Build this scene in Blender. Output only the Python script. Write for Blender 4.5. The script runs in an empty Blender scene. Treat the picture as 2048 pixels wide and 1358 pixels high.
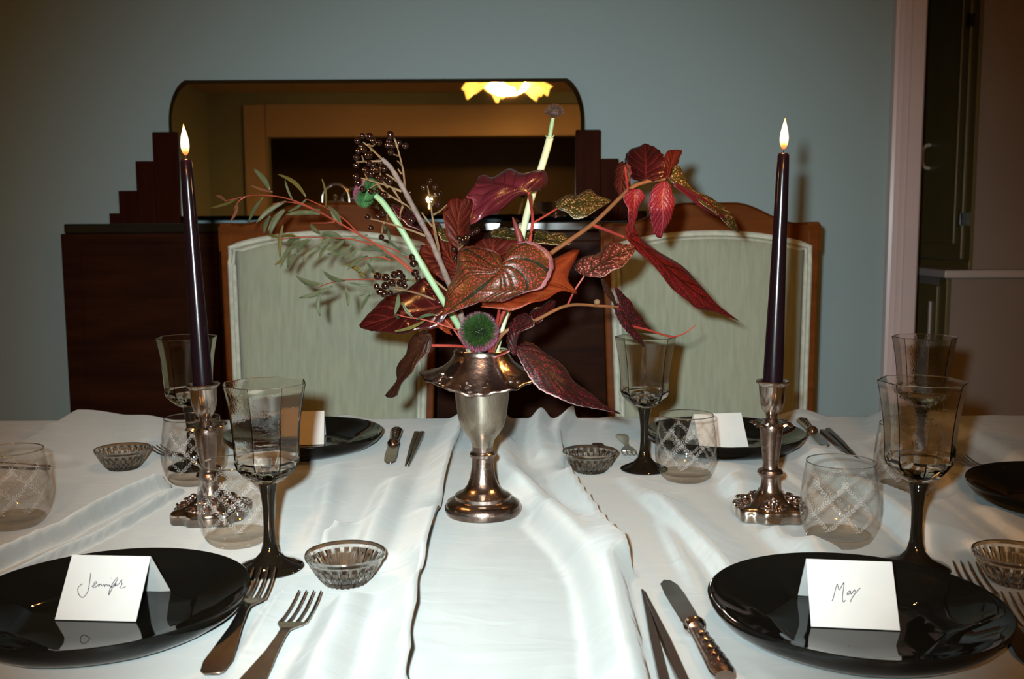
import bpy, math, random
import numpy as np
from mathutils import Vector, Matrix, Euler

R = math.radians
PI = math.pi
random.seed(7)
rng = np.random.RandomState(11)
sc = bpy.context.scene
C = sc.collection

# ------------------------------------------------------------------ camera
F_PX, EYE = 1991.0, 1.11
PITCH, ROLL = 6.36, -0.30
cd = bpy.data.cameras.new('camera')
cam = bpy.data.objects.new('camera', cd)
C.objects.link(cam)
cd.sensor_width = 36.0
cd.lens = 36.0 * F_PX / 2048.0
cd.clip_start = 0.02
cd.dof.use_dof = True
cd.dof.focus_distance = 1.2
cd.dof.aperture_fstop = 11.0
CM = Matrix.Translation((0, 0, EYE)) @ Matrix.Rotation(R(90 - PITCH), 4, 'X') @ Matrix.Rotation(R(ROLL), 4, 'Z')
cam.matrix_world = CM
sc.camera = cam
CR = CM.to_3x3()

# ------------------------------------------------------------------ world, lights, exposure
w = bpy.data.worlds.new('world')
sc.world = w
w.use_nodes = True
w.node_tree.nodes['Background'].inputs[0].default_value = (1.0, .62, .30, 1)
w.node_tree.nodes['Background'].inputs[1].default_value = 0.02

sc.view_settings.view_transform = 'Standard'
sc.view_settings.look = 'None'
sc.view_settings.gamma = 1.0
sc.view_settings.use_curve_mapping = False
sc.view_settings.exposure = 0.0
sc.cycles.max_bounces = 10
sc.cycles.diffuse_bounces = 2
sc.cycles.transmission_bounces = 9
sc.cycles.glossy_bounces = 4
sc.cycles.use_adaptive_sampling = True
sc.cycles.adaptive_threshold = 0.03
sc.cycles.transparent_max_bounces = 24
sc.cycles.use_denoising = True
sc.cycles.caustics_reflective = False
sc.cycles.caustics_refractive = False

FLASH_W = 172.0
fl = bpy.data.lights.new('camera_flash', 'SPOT')          # the camera's built-in flash, up and left of the lens
fl.energy = FLASH_W
fl.color = (0.84, 0.98, 1.0)
fl.spot_size = R(67)
fl.spot_blend = 1.0
fl.shadow_soft_size = 0.013
flo = bpy.data.objects.new('camera_flash', fl)
C.objects.link(flo)
flo.location = (-0.042, -0.01, EYE + 0.038)
flo.rotation_euler = (R(90 - 8.5), 0, R(-0.5))


# ------------------------------------------------------------------ helpers: projection
def ray(px, py):
    return CR @ Vector(((px - 1024.0) / F_PX, (679.0 - py) / F_PX, -1.0))

def at(px, py, Y):                     # point of the ray at forward distance Y
    d = ray(px, py)
    return Vector((0, 0, EYE)) + d * (Y / d.y)

TZ = 0.75
def on(px, py, z=TZ):                  # point of the ray on the horizontal plane z
    d = ray(px, py)
    return Vector((0, 0, EYE)) + d * ((z - EYE) / d.z)


# ------------------------------------------------------------------ helpers: meshes
class MB:
    def __init__(s):
        s.v, s.f, s.uv = [], [], None
    def add(s, vs, fs):
        o = len(s.v)
        s.v += [tuple(p) for p in vs]
        s.f += [tuple(i + o for i in f) for f in fs]
        return s
    def box(s, x0, x1, y0, y1, z0, z1):
        vs = [(x, y, z) for z in (z0, z1) for y in (y0, y1) for x in (x0, x1)]
        return s.add(vs, [(0, 2, 3, 1), (4, 5, 7, 6), (0, 1, 5, 4), (2, 6, 7, 3), (0, 4, 6, 2), (1, 3, 7, 5)])
    def lathe(s, prof, n=48, rad=None, close=False):
        """prof: list of (r, z); rad(theta, r, z) -> r"""
        vs, fs = [], []
        for (r, z) in prof:
            for k in range(n):
                t = 2 * PI * k / n
                rr = rad(t, r, z) if rad else r
                vs.append((rr * math.cos(t), rr * math.sin(t), z))
        m = len(prof)
        for i in range(m - 1 if not close else m):
            j = (i + 1) % m
            for k in range(n):
                l = (k + 1) % n
                fs.append((i * n + k, i * n + l, j * n + l, j * n + k))
        return s.add(vs, fs)
    def tube(s, pts, rad, n=8, caps=True):
        pts = [Vector(p) for p in pts]
        if not hasattr(rad, '__len__'):
            rad = [rad] * len(pts)
        vs, fs = [], []
        up = Vector((0.13, 0.31, 0.94)).normalized()
        for i, p in enumerate(pts):
            t = (pts[min(i + 1, len(pts) - 1)] - pts[max(i - 1, 0)])
            t = t.normalized() if t.length > 1e-9 else Vector((0, 0, 1))
            a = t.cross(up)
            if a.length < 1e-3:
                a = t.cross(Vector((1, 0, 0)))
            a.normalize()
            b = t.cross(a)
            for k in range(n):
                q = 2 * PI * k / n
                vs.append(p + (a * math.cos(q) + b * math.sin(q)) * rad[i])
        m = len(pts)
        for i in range(m - 1):
            for k in range(n):
                l = (k + 1) % n
                fs.append((i * n + k, i * n + l, (i + 1) * n + l, (i + 1) * n + k))
        if caps:
            fs.append(tuple(reversed(range(n))))
            fs.append(tuple((m - 1) * n + k for k in range(n)))
        return s.add(vs, fs)
    def ball(s, c, r, nu=12, nv=8):
        vs, fs = [], []
        rx, ry, rz = r if hasattr(r, '__len__') else (r, r, r)
        for i in range(nv + 1):
            ph = PI * i / nv
            for k in range(nu):
                t = 2 * PI * k / nu
                vs.append((c[0] + rx * math.sin(ph) * math.cos(t), c[1] + ry * math.sin(ph) * math.sin(t), c[2] + rz * math.cos(ph)))
        for i in range(nv):
            for k in range(nu):
                l = (k + 1) % nu
                fs.append((i * nu + k, (i + 1) * nu + k, (i + 1) * nu + l, i * nu + l))
        return s.add(vs, fs)
    def prism(s, poly, y0, y1):
        """poly of (x, z), extruded along y"""
        n = len(poly)
        vs = [(x, y0, z) for x, z in poly] + [(x, y1, z) for x, z in poly]
        fs = [tuple(range(n)), tuple(reversed(range(n, 2 * n)))]
        for k in range(n):
            l = (k + 1) % n
            fs.append((k, k + n, l + n, l))
        return s.add(vs, fs)
    def mesh(s, name):
        me = bpy.data.meshes.new(name)
        me.from_pydata(s.v, [], s.f)
        me.validate()
        me.update()
        return me


def obj(name, src, m, parent=None, smooth=True, bevel=0.0, world=False, label=None, angle=40, loc=None, fix=True):
    me = src.mesh(name) if isinstance(src, MB) else src
    if isinstance(src, MB):
        if fix:
            import bmesh
            bm = bmesh.new()
            bm.from_mesh(me)
            bmesh.ops.remove_doubles(bm, verts=bm.verts, dist=1e-6)
            bmesh.ops.recalc_face_normals(bm, faces=bm.faces)
            bm.to_mesh(me)
            bm.free()
        me.materials.append(M[m] if isinstance(m, str) else m)
        if smooth:
            me.polygons.foreach_set('use_smooth', [True] * len(me.polygons))
            me.set_sharp_from_angle(angle=R(angle))
    o = bpy.data.objects.new(name, me)
    C.objects.link(o)
    if parent:
        o.parent = parent
        if world:
            o.matrix_parent_inverse = Matrix.LocRotScale(parent.location, parent.rotation_euler, parent.scale).inverted()
    if loc is not None:
        o.location = loc
    if bevel:
        b = o.modifiers.new('bevel', 'BEVEL')
        b.width = bevel
        b.segments = 2
        b.limit_method = 'ANGLE'
        b.angle_limit = R(35)
    if label:
        o['label'] = label
    return o


def tag(o, label, cat, group=None):
    o['label'] = label
    o['category'] = cat
    if group:
        o['group'] = group
    return o


def thing(name, label, cat, loc=(0, 0, 0), rot=(0, 0, 0), group=None):
    o = bpy.data.objects.new(name, None)
    o.empty_display_size = 0.02
    C.objects.link(o)
    o.location = loc
    o.rotation_euler = rot
    return tag(o, label, cat, group)


def struct(name, src, m, **k):
    o = obj(name, src, m, **k)
    if not k.get('parent'):
        o['kind'] = 'structure'
    return o


def copy_tree(o, parent=None):
    c = o.copy()
    C.objects.link(c)
    if parent:
        c.parent = parent
    for ch in list(o.children):
        copy_tree(ch, c)
    return c


def cat_rom(pts, n=6):
    P = [np.array(p, float) for p in pts]
    P = [2 * P[0] - P[1]] + P + [2 * P[-1] - P[-2]]
    out = []
    for i in range(1, len(P) - 2):
        for k in range(n):
            t = k / n
            out.append(0.5 * (2 * P[i] + (P[i + 1] - P[i - 1]) * t + (2 * P[i - 1] - 5 * P[i] + 4 * P[i + 1] - P[i + 2]) * t * t
                              + (3 * P[i] - P[i - 1] - 3 * P[i + 1] + P[i + 2]) * t ** 3))
    out.append(P[-2])
    return np.array(out)


def resample(P, n):
    P = np.array(P, float)
    d = np.r_[0, np.cumsum(np.linalg.norm(np.diff(P, axis=0), axis=1))]
    t = np.linspace(0, d[-1], n)
    return np.stack([np.interp(t, d, P[:, k]) for k in range(P.shape[1])], 1)


# ------------------------------------------------------------------ materials
M = {}
def mat(name, col, rough=.5, metal=0.0, spec=.5, trans=0.0, ior=1.45, emit=None, estr=0.0, coat=0.0, sheen=0.0,
        noise=None, col2=None, bump=None, sss=0.0, stretch=(1, 1, 1), coat_rough=.05):
    m = bpy.data.materials.new(name)
    m.use_nodes = True
    nt = m.node_tree
    b = nt.nodes['Principled BSDF']
    b.inputs['Base Color'].default_value = (*col, 1)
    b.inputs['Roughness'].default_value = rough
    b.inputs['Metallic'].default_value = metal
    b.inputs['Specular IOR Level'].default_value = spec
    b.inputs['Transmission Weight'].default_value = trans
    b.inputs['IOR'].default_value = ior
    b.inputs['Coat Weight'].default_value = coat
    b.inputs['Coat Roughness'].default_value = coat_rough
    b.inputs['Sheen Weight'].default_value = sheen
    if emit:
        b.inputs['Emission Color'].default_value = (*emit, 1)
        b.inputs['Emission Strength'].default_value = estr
    tc = nt.nodes.new('ShaderNodeTexCoord')
    mp = nt.nodes.new('ShaderNodeMapping')
    mp.inputs['Scale'].default_value = stretch
    nt.links.new(tc.outputs['Object'], mp.inputs['Vector'])
    if noise:
        n = nt.nodes.new('ShaderNodeTexNoise')
        n.inputs['Scale'].default_value = noise
        n.inputs['Detail'].default_value = 5
        nt.links.new(mp.outputs[0], n.inputs['Vector'])
        r = nt.nodes.new('ShaderNodeValToRGB')
        r.color_ramp.elements[0].position = .32
        r.color_ramp.elements[1].position = .68
        r.color_ramp.elements[0].color = (*col, 1)
        r.color_ramp.elements[1].color = (*(col2 or col), 1)
        nt.links.new(n.outputs['Fac'], r.inputs['Fac'])
        nt.links.new(r.outputs[0], b.inputs['Base Color'])
    if bump:
        n2 = nt.nodes.new('ShaderNodeTexNoise')
        n2.inputs['Scale'].default_value = bump[0]
        n2.inputs['Detail'].default_value = bump[3] if len(bump) > 3 else 4
        nt.links.new(mp.outputs[0], n2.inputs['Vector'])
        bp = nt.nodes.new('ShaderNodeBump')
        bp.inputs['Strength'].default_value = bump[1]
        bp.inputs['Distance'].default_value = bump[2]
        nt.links.new(n2.outputs['Fac'], bp.inputs['Height'])
        nt.links.new(bp.outputs[0], b.inputs['Normal'])
    M[name] = m
    return m


mat('wall_paint', (.33, .445, .47), .6, noise=1.2, col2=(.315, .43, .455), bump=(260, .12, .002))
mat('white_paint', (.66, .60, .58), .35, noise=3, col2=(.62, .56, .54))
mat('alcove_paint', (.36, .30, .26), .5, noise=3, col2=(.33, .275, .24))
mat('trim_paint', (.74, .62, .63), .3, noise=3, col2=(.70, .585, .60))
mat('olive_paint', (.20, .16, .06), .35, noise=4, col2=(.17, .135, .05))
mat('ceiling_paint', (.62, .58, .52), .8, noise=2, col2=(.6, .56, .5))
mat('floor_wood', (.16, .075, .03), .35, noise=3, col2=(.10, .045, .018), stretch=(1, 12, 1))
mat('mahogany', (.034, .011, .005), .35, spec=.03, noise=4, col2=(.018, .006, .0035), stretch=(1, 1, 9))
mat('dark_wood', (.036, .009, .004), .4, spec=.01, noise=5, col2=(.026, .006, .003), stretch=(9, 1, 1))
mat('black_top', (.008, .008, .007), .18, noise=3, col2=(.012, .011, .008), coat=.4)
mat('chair_wood', (.125, .035, .0055), .4, noise=6, col2=(.085, .022, .004), stretch=(1, 1, 8), spec=.06)
mat('velvet', (.245, .27, .20), .85, spec=.15, sheen=.25, noise=9, col2=(.30, .325, .245), stretch=(14, 14, 1.2), bump=(420, .35, .001))
mat('velvet_trim', (.50, .52, .44), .7, spec=.2, sheen=.3, noise=60, col2=(.36, .39, .32), bump=(300, .3, .001))
mat('mirror_glass', (.86, .85, .80), .012, metal=1.0)
mat('mirror_edge', (.30, .28, .20), .05, metal=1.0)
mat('silver', (.72, .66, .60), .16, metal=1.0, noise=40, col2=(.60, .52, .46), bump=(90, .05, .001))
mat('silver_tarnish', (.56, .46, .41), .22, metal=1.0, noise=55, col2=(.36, .26, .22), bump=(160, .22, .002))
mat('silver_brushed', (.66, .60, .50), .30, metal=1.0, noise=30, col2=(.50, .43, .34), stretch=(30, 30, 1), bump=(90, .1, .001))
mat('cutlery', (.74, .68, .62), .17, metal=1.0, noise=60, col2=(.62, .54, .48))
mat('black_glass', (.004, .004, .0035), .035, spec=.4, noise=8, col2=(.005, .005, .004))
mat('black_stem', (.006, .0045, .003), .04, spec=.6, noise=8, col2=(.007, .005, .003))
mat('card', (.485, .485, .465), .75, noise=40, col2=(.465, .465, .445), bump=(500, .15, .0006))
mat('ink', (.02, .02, .035), .5, noise=30, col2=(.05, .05, .07))
mat('chopstick', (.035, .022, .016), .3, noise=20, col2=(.02, .012, .009), stretch=(1, .1, 1), coat=.3)
mat('candle_wax', (.005, .0015, .003), .2, spec=.5, noise=25, col2=(.006, .002, .0035), bump=(60, .05, .002))
mat('wick', (.02, .012, .01), .9, noise=50, col2=(.04, .02, .01))
def flame_mat():
    m = bpy.data.materials.new('flame')
    m.use_nodes = True
    nt = m.node_tree
    N, L = nt.nodes, nt.links
    N.remove(N['Principled BSDF'])
    tc = N.new('ShaderNodeTexCoord')
    sp = N.new('ShaderNodeSeparateXYZ')
    L.new(tc.outputs['Generated'], sp.inputs[0])
    r = N.new('ShaderNodeValToRGB')
    r.color_ramp.elements[0].position = 0.0
    r.color_ramp.elements[0].color = (.10, .022, .004, 1)
    r.color_ramp.elements[1].position = 1.0
    r.color_ramp.elements[1].color = (.75, .30, .06, 1)
    for p, c in ((.14, (.42, .14, .03, 1)), (.32, (1, .62, .27, 1)), (.75, (1, .66, .30, 1))):
        e = r.color_ramp.elements.new(p)
        e.color = c
    L.new(sp.outputs[2], r.inputs[0])
    e = N.new('ShaderNodeEmission')
    e.inputs['Strength'].default_value = 5.0
    L.new(r.outputs[0], e.inputs[0])
    L.new(e.outputs[0], N['Material Output'].inputs[0])
    M['flame'] = m
flame_mat()
mat('lamp_shade', (.9, .8, .6), .4, emit=(1.0, .50, .07), estr=2.2, noise=14, col2=(.85, .7, .5))
mat('lamp_bulb', (.9, .8, .6), .4, emit=(1.0, .40, .075), estr=190, noise=14, col2=(.85, .7, .5))
mat('brass', (.45, .32, .14), .3, metal=1.0, noise=30, col2=(.35, .24, .1))
mat('pale_stem', (.21, .32, .18), .5, noise=60, col2=(.17, .27, .135), stretch=(1, 1, .1))
mat('cream_stem', (0.468, 0.468, 0.33), .5, noise=60, col2=(0.372, 0.396, 0.228), stretch=(0.6, 0.6, 0.06))
mat('bark', (0.156, 0.108, 0.09), .75, noise=180, col2=(0.084, 0.057, 0.045), bump=(180, 0.36, 0.0006))
mat('twig', (.17, .10, .045), .7, noise=140, col2=(.11, .06, .026), bump=(300, .4, .001))
mat('begonia_stem', (0.133, 0.0525, 0.021), .42, noise=60, col2=(0.182, 0.0665, 0.0245))
mat('petiole', (0.266, 0.035, 0.021), .38, noise=70, col2=(0.196, 0.021, 0.0175))
mat('red_stem', (0.322, 0.0595, 0.042), .5, noise=90, col2=(0.231, 0.0525, 0.0315))
mat('euc_leaf', (0.0425, 0.0575, 0.0275), .5, spec=.3, noise=70, col2=(0.0675, 0.08, 0.0425))
mat('euc_leaf_olive', (0.08525, 0.06875, 0.0154), .5, spec=.3, noise=70, col2=(0.06325, 0.0605, 0.0165))
mat('euc_leaf_red', (0.144, 0.033, 0.027), .5, spec=.3, noise=70, col2=(0.09, 0.054, 0.024))
mat('berry', (0.0048, 0.0009, 0.0006), .10, spec=.7, noise=60, col2=(0.0135, 0.0024, 0.0012), coat=.5)
mat('scab_green', (.010, .026, .004), .55, noise=120, col2=(.022, .05, .008))
mat('scab_pale', (.020, .060, .016), .6, spec=.1, noise=160, col2=(.05, .13, .045))
mat('scab_purple', (.12, .018, .045), .55, noise=120, col2=(.20, .05, .09))
mat('scab_brown', (.075, .035, .02), .7, noise=160, col2=(.03, .014, .01))
mat('bud', (0.12, 0.015, 0.012), .5, noise=90, col2=(0.084, 0.009, 0.009))


def glass_mat(name, col=(1, 1, 1), rough=0.0, ior=1.5, bump=None):
    m = bpy.data.materials.new(name)
    m.use_nodes = True
    nt = m.node_tree
    nt.nodes.remove(nt.nodes['Principled BSDF'])
    g = nt.nodes.new('ShaderNodeBsdfGlass')
    g.inputs['Color'].default_value = (*col, 1)
    g.inputs['Roughness'].default_value = rough
    g.inputs['IOR'].default_value = ior
    nt.links.new(g.outputs[0], nt.nodes['Material Output'].inputs[0])
    n = nt.nodes.new('ShaderNodeTexNoise')
    n.inputs['Scale'].default_value = bump[0] if bump else 40
    bp = nt.nodes.new('ShaderNodeBump')
    bp.inputs['Strength'].default_value = bump[1] if bump else .02
    bp.inputs['Distance'].default_value = .001
    nt.links.new(n.outputs['Fac'], bp.inputs['Height'])
    nt.links.new(bp.outputs[0], g.inputs['Normal'])
    M[name] = m

glass_mat('goblet_glass', (.985, .975, .955))


def thin_glass_mat(name, tint, diffuse=0.0, gain=1.0, rough=.02, noise=0):
    """thin blown glass: see-through with a Fresnel reflection, optionally frosted by engraving"""
    m = bpy.data.materials.new(name)
    m.use_nodes = True
    nt = m.node_tree
    N, L = nt.nodes, nt.links
    N.remove(N['Principled BSDF'])
    t = N.new('ShaderNodeBsdfTransparent')
    t.inputs[0].default_value = (*tint, 1)
    g = N.new('ShaderNodeBsdfGlossy')
    g.inputs['Roughness'].default_value = rough
    lw0 = N.new('ShaderNodeLayerWeight')
    lw0.inputs['Blend'].default_value = .5
    pw = N.new('ShaderNodeMath')
    pw.operation = 'POWER'
    pw.inputs[1].default_value = 4.0
    L.new(lw0.outputs['Facing'], pw.inputs[0])
    lw = N.new('ShaderNodeMath')
    lw.operation = 'MULTIPLY_ADD'
    lw.inputs[1].default_value = .45
    lw.inputs[2].default_value = .02
    L.new(pw.outputs[0], lw.inputs[0])
    tn = N.new('ShaderNodeTexNoise')
    tn.inputs['Scale'].default_value = noise or 50
    bp = N.new('ShaderNodeBump')
    bp.inputs['Strength'].default_value = .6 if noise else .03
    bp.inputs['Distance'].default_value = .001
    L.new(tn.outputs['Fac'], bp.inputs['Height'])
    L.new(bp.outputs[0], g.inputs['Normal'])
    mg = N.new('ShaderNodeMath')
    mg.operation = 'MULTIPLY'
    mg.use_clamp = True
    mg.inputs[1].default_value = gain
    L.new(lw.outputs[0], mg.inputs[0])
    a = N.new('ShaderNodeMixShader')
    L.new(mg.outputs[0], a.inputs[0])
    L.new(t.outputs[0], a.inputs[1])
    L.new(g.outputs[0], a.inputs[2])
    last = a
    if diffuse:
        d = N.new('ShaderNodeBsdfDiffuse')
        d.inputs[0].default_value = (.7, .66, .62, 1)
        b = N.new('ShaderNodeMixShader')
        b.inputs[0].default_value = diffuse
        L.new(a.outputs[0], b.inputs[1])
        L.new(d.outputs[0], b.inputs[2])
        last = b
    L.new(last.outputs[0], N['Material Output'].inputs[0])
    M[name] = m
thin_glass_mat('tumbler_glass', (.98, .973, .965), gain=1.0)
thin_glass_mat('etched_glass', (.80, .78, .76), diffuse=.19, gain=2.5, rough=.25, noise=600)
thin_glass_mat('base_glass', (.94, .91, .87), gain=1.6, rough=.04)
glass_mat('cut_glass', (.99, .98, .965), rough=.02, ior=1.48, bump=(60, .1))


def leaf_mat(name, ground, spot, vein, edge, rough=.35, spec=.22, spots=1.0, edge_w=.93, thru=.12, coat=0.0, spotscale=420, side=6.0, palmate=False):
    """begonia leaf: UV.x runs base to tip, UV.y across (-1..1 mapped to 0..1)"""
    m = bpy.data.materials.new(name)
    m.use_nodes = True
    nt = m.node_tree
    N, L = nt.nodes, nt.links
    b = N['Principled BSDF']
    b.inputs['Roughness'].default_value = rough
    b.inputs['Specular IOR Level'].default_value = spec
    b.inputs['Coat Weight'].default_value = coat
    b.inputs['Coat Roughness'].default_value = .22
    out = N['Material Output']
    uv = N.new('ShaderNodeUVMap')
    sp = N.new('ShaderNodeSeparateXYZ')
    L.new(uv.outputs[0], sp.inputs[0])
    def math_(op, a, b_=None):
        n = N.new('ShaderNodeMath')
        n.operation = op
        for i, q in enumerate((a, b_)):
            if q is None:
                continue
            if isinstance(q, (int, float)):
                n.inputs[i].default_value = q
            else:
                L.new(q, n.inputs[i])
        return n.outputs[0]
    t = math_('SUBTRACT', math_('MULTIPLY', sp.outputs[1], 2.0), 1.0)
    at_ = math_('ABSOLUTE', t)
    # side veins
    s = math_('SUBTRACT', sp.outputs[0], math_('MULTIPLY', at_, .34))
    if palmate:                                # veins fan out from the leaf base
        s = math_('MINIMUM', math_('DIVIDE', sp.outputs[0], math_('ADD', at_, .02)), 1.3)
    fr = math_('FRACT', math_('MULTIPLY', s, side))
    dv = math_('ABSOLUTE', math_('SUBTRACT', fr, .5))
    v1 = math_('GREATER_THAN', dv, .435)
    v2 = math_('LESS_THAN', at_, .045)
    v = math_('MAXIMUM', v1, v2)
    tc = N.new('ShaderNodeTexCoord')
    vo = N.new('ShaderNodeTexVoronoi')
    vo.inputs['Scale'].default_value = spotscale
    L.new(tc.outputs['Object'], vo.inputs['Vector'])
    ns = N.new('ShaderNodeTexNoise')
    ns.inputs['Scale'].default_value = 60
    L.new(tc.outputs['Object'], ns.inputs['Vector'])
    sm = math_('LESS_THAN', vo.outputs['Distance'], .36)
    sm = math_('MULTIPLY', sm, math_('GREATER_THAN', ns.outputs['Fac'], .40))
    sm = math_('MULTIPLY', sm, spots)
    def mixc(f, a, b_):
        n = N.new('ShaderNodeMix')
        n.data_type = 'RGBA'
        L.new(f, n.inputs[0])
        for i, q in ((6, a), (7, b_)):
            if isinstance(q, tuple):
                n.inputs[i].default_value = (*q, 1)
            else:
                L.new(q, n.inputs[i])
        return n.outputs[2]
    gcol = mixc(ns.outputs['Fac'], ground, tuple(c * .55 for c in ground))
    c1 = mixc(sm, gcol, spot)
    c2 = mixc(v, c1, vein)
    c3 = mixc(math_('GREATER_THAN', math_('ADD', at_, math_('MULTIPLY', ns.outputs['Fac'], .05)), edge_w + .035), c2, edge)
    L.new(c3, b.inputs['Base Color'])
    # quilted relief between the veins
    hgt = math_('MULTIPLY', math_('SINE', math_('MULTIPLY', fr, PI)), math_('SINE', math_('MULTIPLY', at_, PI)))
    hgt = math_('ADD', hgt, math_('MULTIPLY', vo.outputs['Distance'], .25))
    bp = N.new('ShaderNodeBump')
    bp.inputs['Strength'].default_value = .55
    bp.inputs['Distance'].default_value = .0022
    L.new(hgt, bp.inputs['Height'])
    L.new(bp.outputs[0], b.inputs['Normal'])
    tr = N.new('ShaderNodeBsdfTranslucent')
    L.new(c1, tr.inputs[0])
    mx = N.new('ShaderNodeMixShader')
    mx.inputs[0].default_value = thru
    L.new(b.outputs[0], mx.inputs[1])
    L.new(tr.outputs[0], mx.inputs[2])
    L.new(mx.outputs[0], out.inputs[0])
    M[name] = m

leaf_mat('leaf_bronze', (.070, .020, .004), (.27, .026, .024), (.010, .011, .005), (.30, .12, .14), rough=.40, spec=.4, palmate=True, side=5.0)
leaf_mat('leaf_olive', (0.051, 0.036, 0.006), (0.3, 0.15, 0.078), (0.018, 0.018, 0.0048), (0.3, 0.24, 0.15), rough=.45, spotscale=330)
leaf_mat('leaf_pink', (0.102, 0.021, 0.0132), (0.372, 0.12, 0.096), (0.021, 0.0132, 0.006), (0.3, 0.132, 0.108), rough=.42, spotscale=330)
leaf_mat('leaf_dark', (0.02925, 0.0065, 0.0065), (0.143, 0.0078, 0.0143), (0.013, 0.0078, 0.0052), (0.3575, 0.234, 0.221), rough=.45)
leaf_mat('leaf_maroon', (0.03613, 0.00425, 0.00425), (0.03613, 0.00425, 0.00425), (0.07225, 0.0085, 0.00765), (0.0425, 0.0051, 0.0068), rough=.22, spots=0, coat=.5, spotscale=200)
leaf_mat('leaf_wine', (0.09, 0.0108, 0.0156), (0.09, 0.0108, 0.0156), (0.045, 0.0048, 0.0072), (0.132, 0.018, 0.027), rough=.30, spots=0, coat=.45)
leaf_mat('leaf_under', (0.06325, 0.0066, 0.0033), (0.06325, 0.0066, 0.0033), (0.1045, 0.0165, 0.0088), (0.088, 0.00825, 0.0055), rough=.5, spots=0)
leaf_mat('leaf_rust', (0.18, 0.024, 0.0048), (0.18, 0.024, 0.0048), (0.144, 0.0168, 0.0036), (0.216, 0.03, 0.0072), rough=.5, spots=0)
leaf_mat('leaf_crimson', (0.1734, 0.01122, 0.01938), (0.1734, 0.01122, 0.01938), (0.2448, 0.0459, 0.0459), (0.2346, 0.051, 0.0561), rough=.38, spots=0, side=9)
leaf_mat('leaf_brown', (0.03, 0.0084, 0.0036), (0.042, 0.012, 0.006), (0.018, 0.006, 0.0036), (0.096, 0.06, 0.042), rough=.5)
leaf_mat('leaf_redlong', (0.096, 0.0096, 0.006), (0.204, 0.0084, 0.018), (0.024, 0.0048, 0.0036), (0.156, 0.018, 0.012), rough=.32)


def cloth_mat():
    m = bpy.data.materials.new('satin')
    m.use_nodes = True
    nt = m.node_tree
    N, L = nt.nodes, nt.links
    b = N['Principled BSDF']
    b.inputs['Base Color'].default_value = (.345, .368, .362, 1)
    b.inputs['Metallic'].default_value = .34
    b.inputs['Anisotropic'].default_value = .84
    tc0 = N.new('ShaderNodeTexCoord')          # weave direction turns slightly along the draped cloth
    sx = N.new('ShaderNodeSeparateXYZ')
    L.new(tc0.outputs['Object'], sx.inputs[0])
    wv = N.new('ShaderNodeMath')
    wv.operation = 'MULTIPLY_ADD'
    wv.inputs[1].default_value = .30
    wv.inputs[2].default_value = -.15
    L.new(sx.outputs[0], wv.inputs[0])
    tg = N.new('ShaderNodeCombineXYZ')
    L.new(wv.outputs[0], tg.inputs[0])
    tg.inputs[1].default_value = 1.0
    L.new(tg.outputs[0], b.inputs['Tangent'])
    b.inputs['Roughness'].default_value = .55
    b.inputs['Diffuse Roughness'].default_value = .35
    b.inputs['Specular IOR Level'].default_value = .55
    b.inputs['Sheen Weight'].default_value = .10
    b.inputs['Sheen Roughness'].default_value = .4
    tc = N.new('ShaderNodeTexCoord')
    mp = N.new('ShaderNodeMapping')
    mp.inputs['Scale'].default_value = (1.0, 3.2, 1)
    mp.inputs['Rotation'].default_value = (0, 0, R(12))
    L.new(tc.outputs['Object'], mp.inputs['Vector'])
    n = N.new('ShaderNodeTexNoise')
    n.inputs['Scale'].default_value = 7
    n.inputs['Detail'].default_value = 3
    n.inputs['Distortion'].default_value = .8
    L.new(mp.outputs[0], n.inputs['Vector'])
    n2 = N.new('ShaderNodeTexNoise')
    n2.inputs['Scale'].default_value = 900
    L.new(tc.outputs['Object'], n2.inputs['Vector'])
    bp = N.new('ShaderNodeBump')
    bp.inputs['Strength'].default_value = .35
    bp.inputs['Distance'].default_value = .01
    L.new(n.outputs['Fac'], bp.inputs['Height'])
    bp2 = N.new('ShaderNodeBump')
    bp2.inputs['Strength'].default_value = .25
    bp2.inputs['Distance'].default_value = .0004
    L.new(n2.outputs['Fac'], bp2.inputs['Height'])
    L.new(bp.outputs[0], bp2.inputs['Normal'])
    L.new(bp2.outputs[0], b.inputs['Normal'])
    M['satin'] = m
cloth_mat()

# ------------------------------------------------------------------ the room
WY = 3.15                                   # wall behind the sideboard
CZ = 2.45
XL, XR, YB = -3.0, 2.7, -4.0
struct('floor', MB().box(XL - .1, XR + .1, -6.6, 4.4, -.1, 0), 'floor_wood', smooth=False)
struct('ceiling', MB().box(XL - .1, XR + .1, -6.6, 4.4, CZ, CZ + .1), 'ceiling_paint', smooth=False)
tx0 = at(1776, 300, WY).x
tx1 = at(1838, 300, WY).x
struct('wall_back', MB().box(XL, tx0 + .02, WY, WY + .14, 0, CZ), 'wall_paint', smooth=False)
struct('wall_left', MB().box(XL - .1, XL, -6.6, 4.4, 0, CZ), 'wall_paint', smooth=False)
struct('wall_right', MB().box(XR, XR + .1, -6.6, 4.4, 0, CZ), 'wall_paint', smooth=False)
struct('wall_far', MB().box(XL, XR, 4.2, 4.4, 0, CZ), 'wall_paint', smooth=False)
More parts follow.
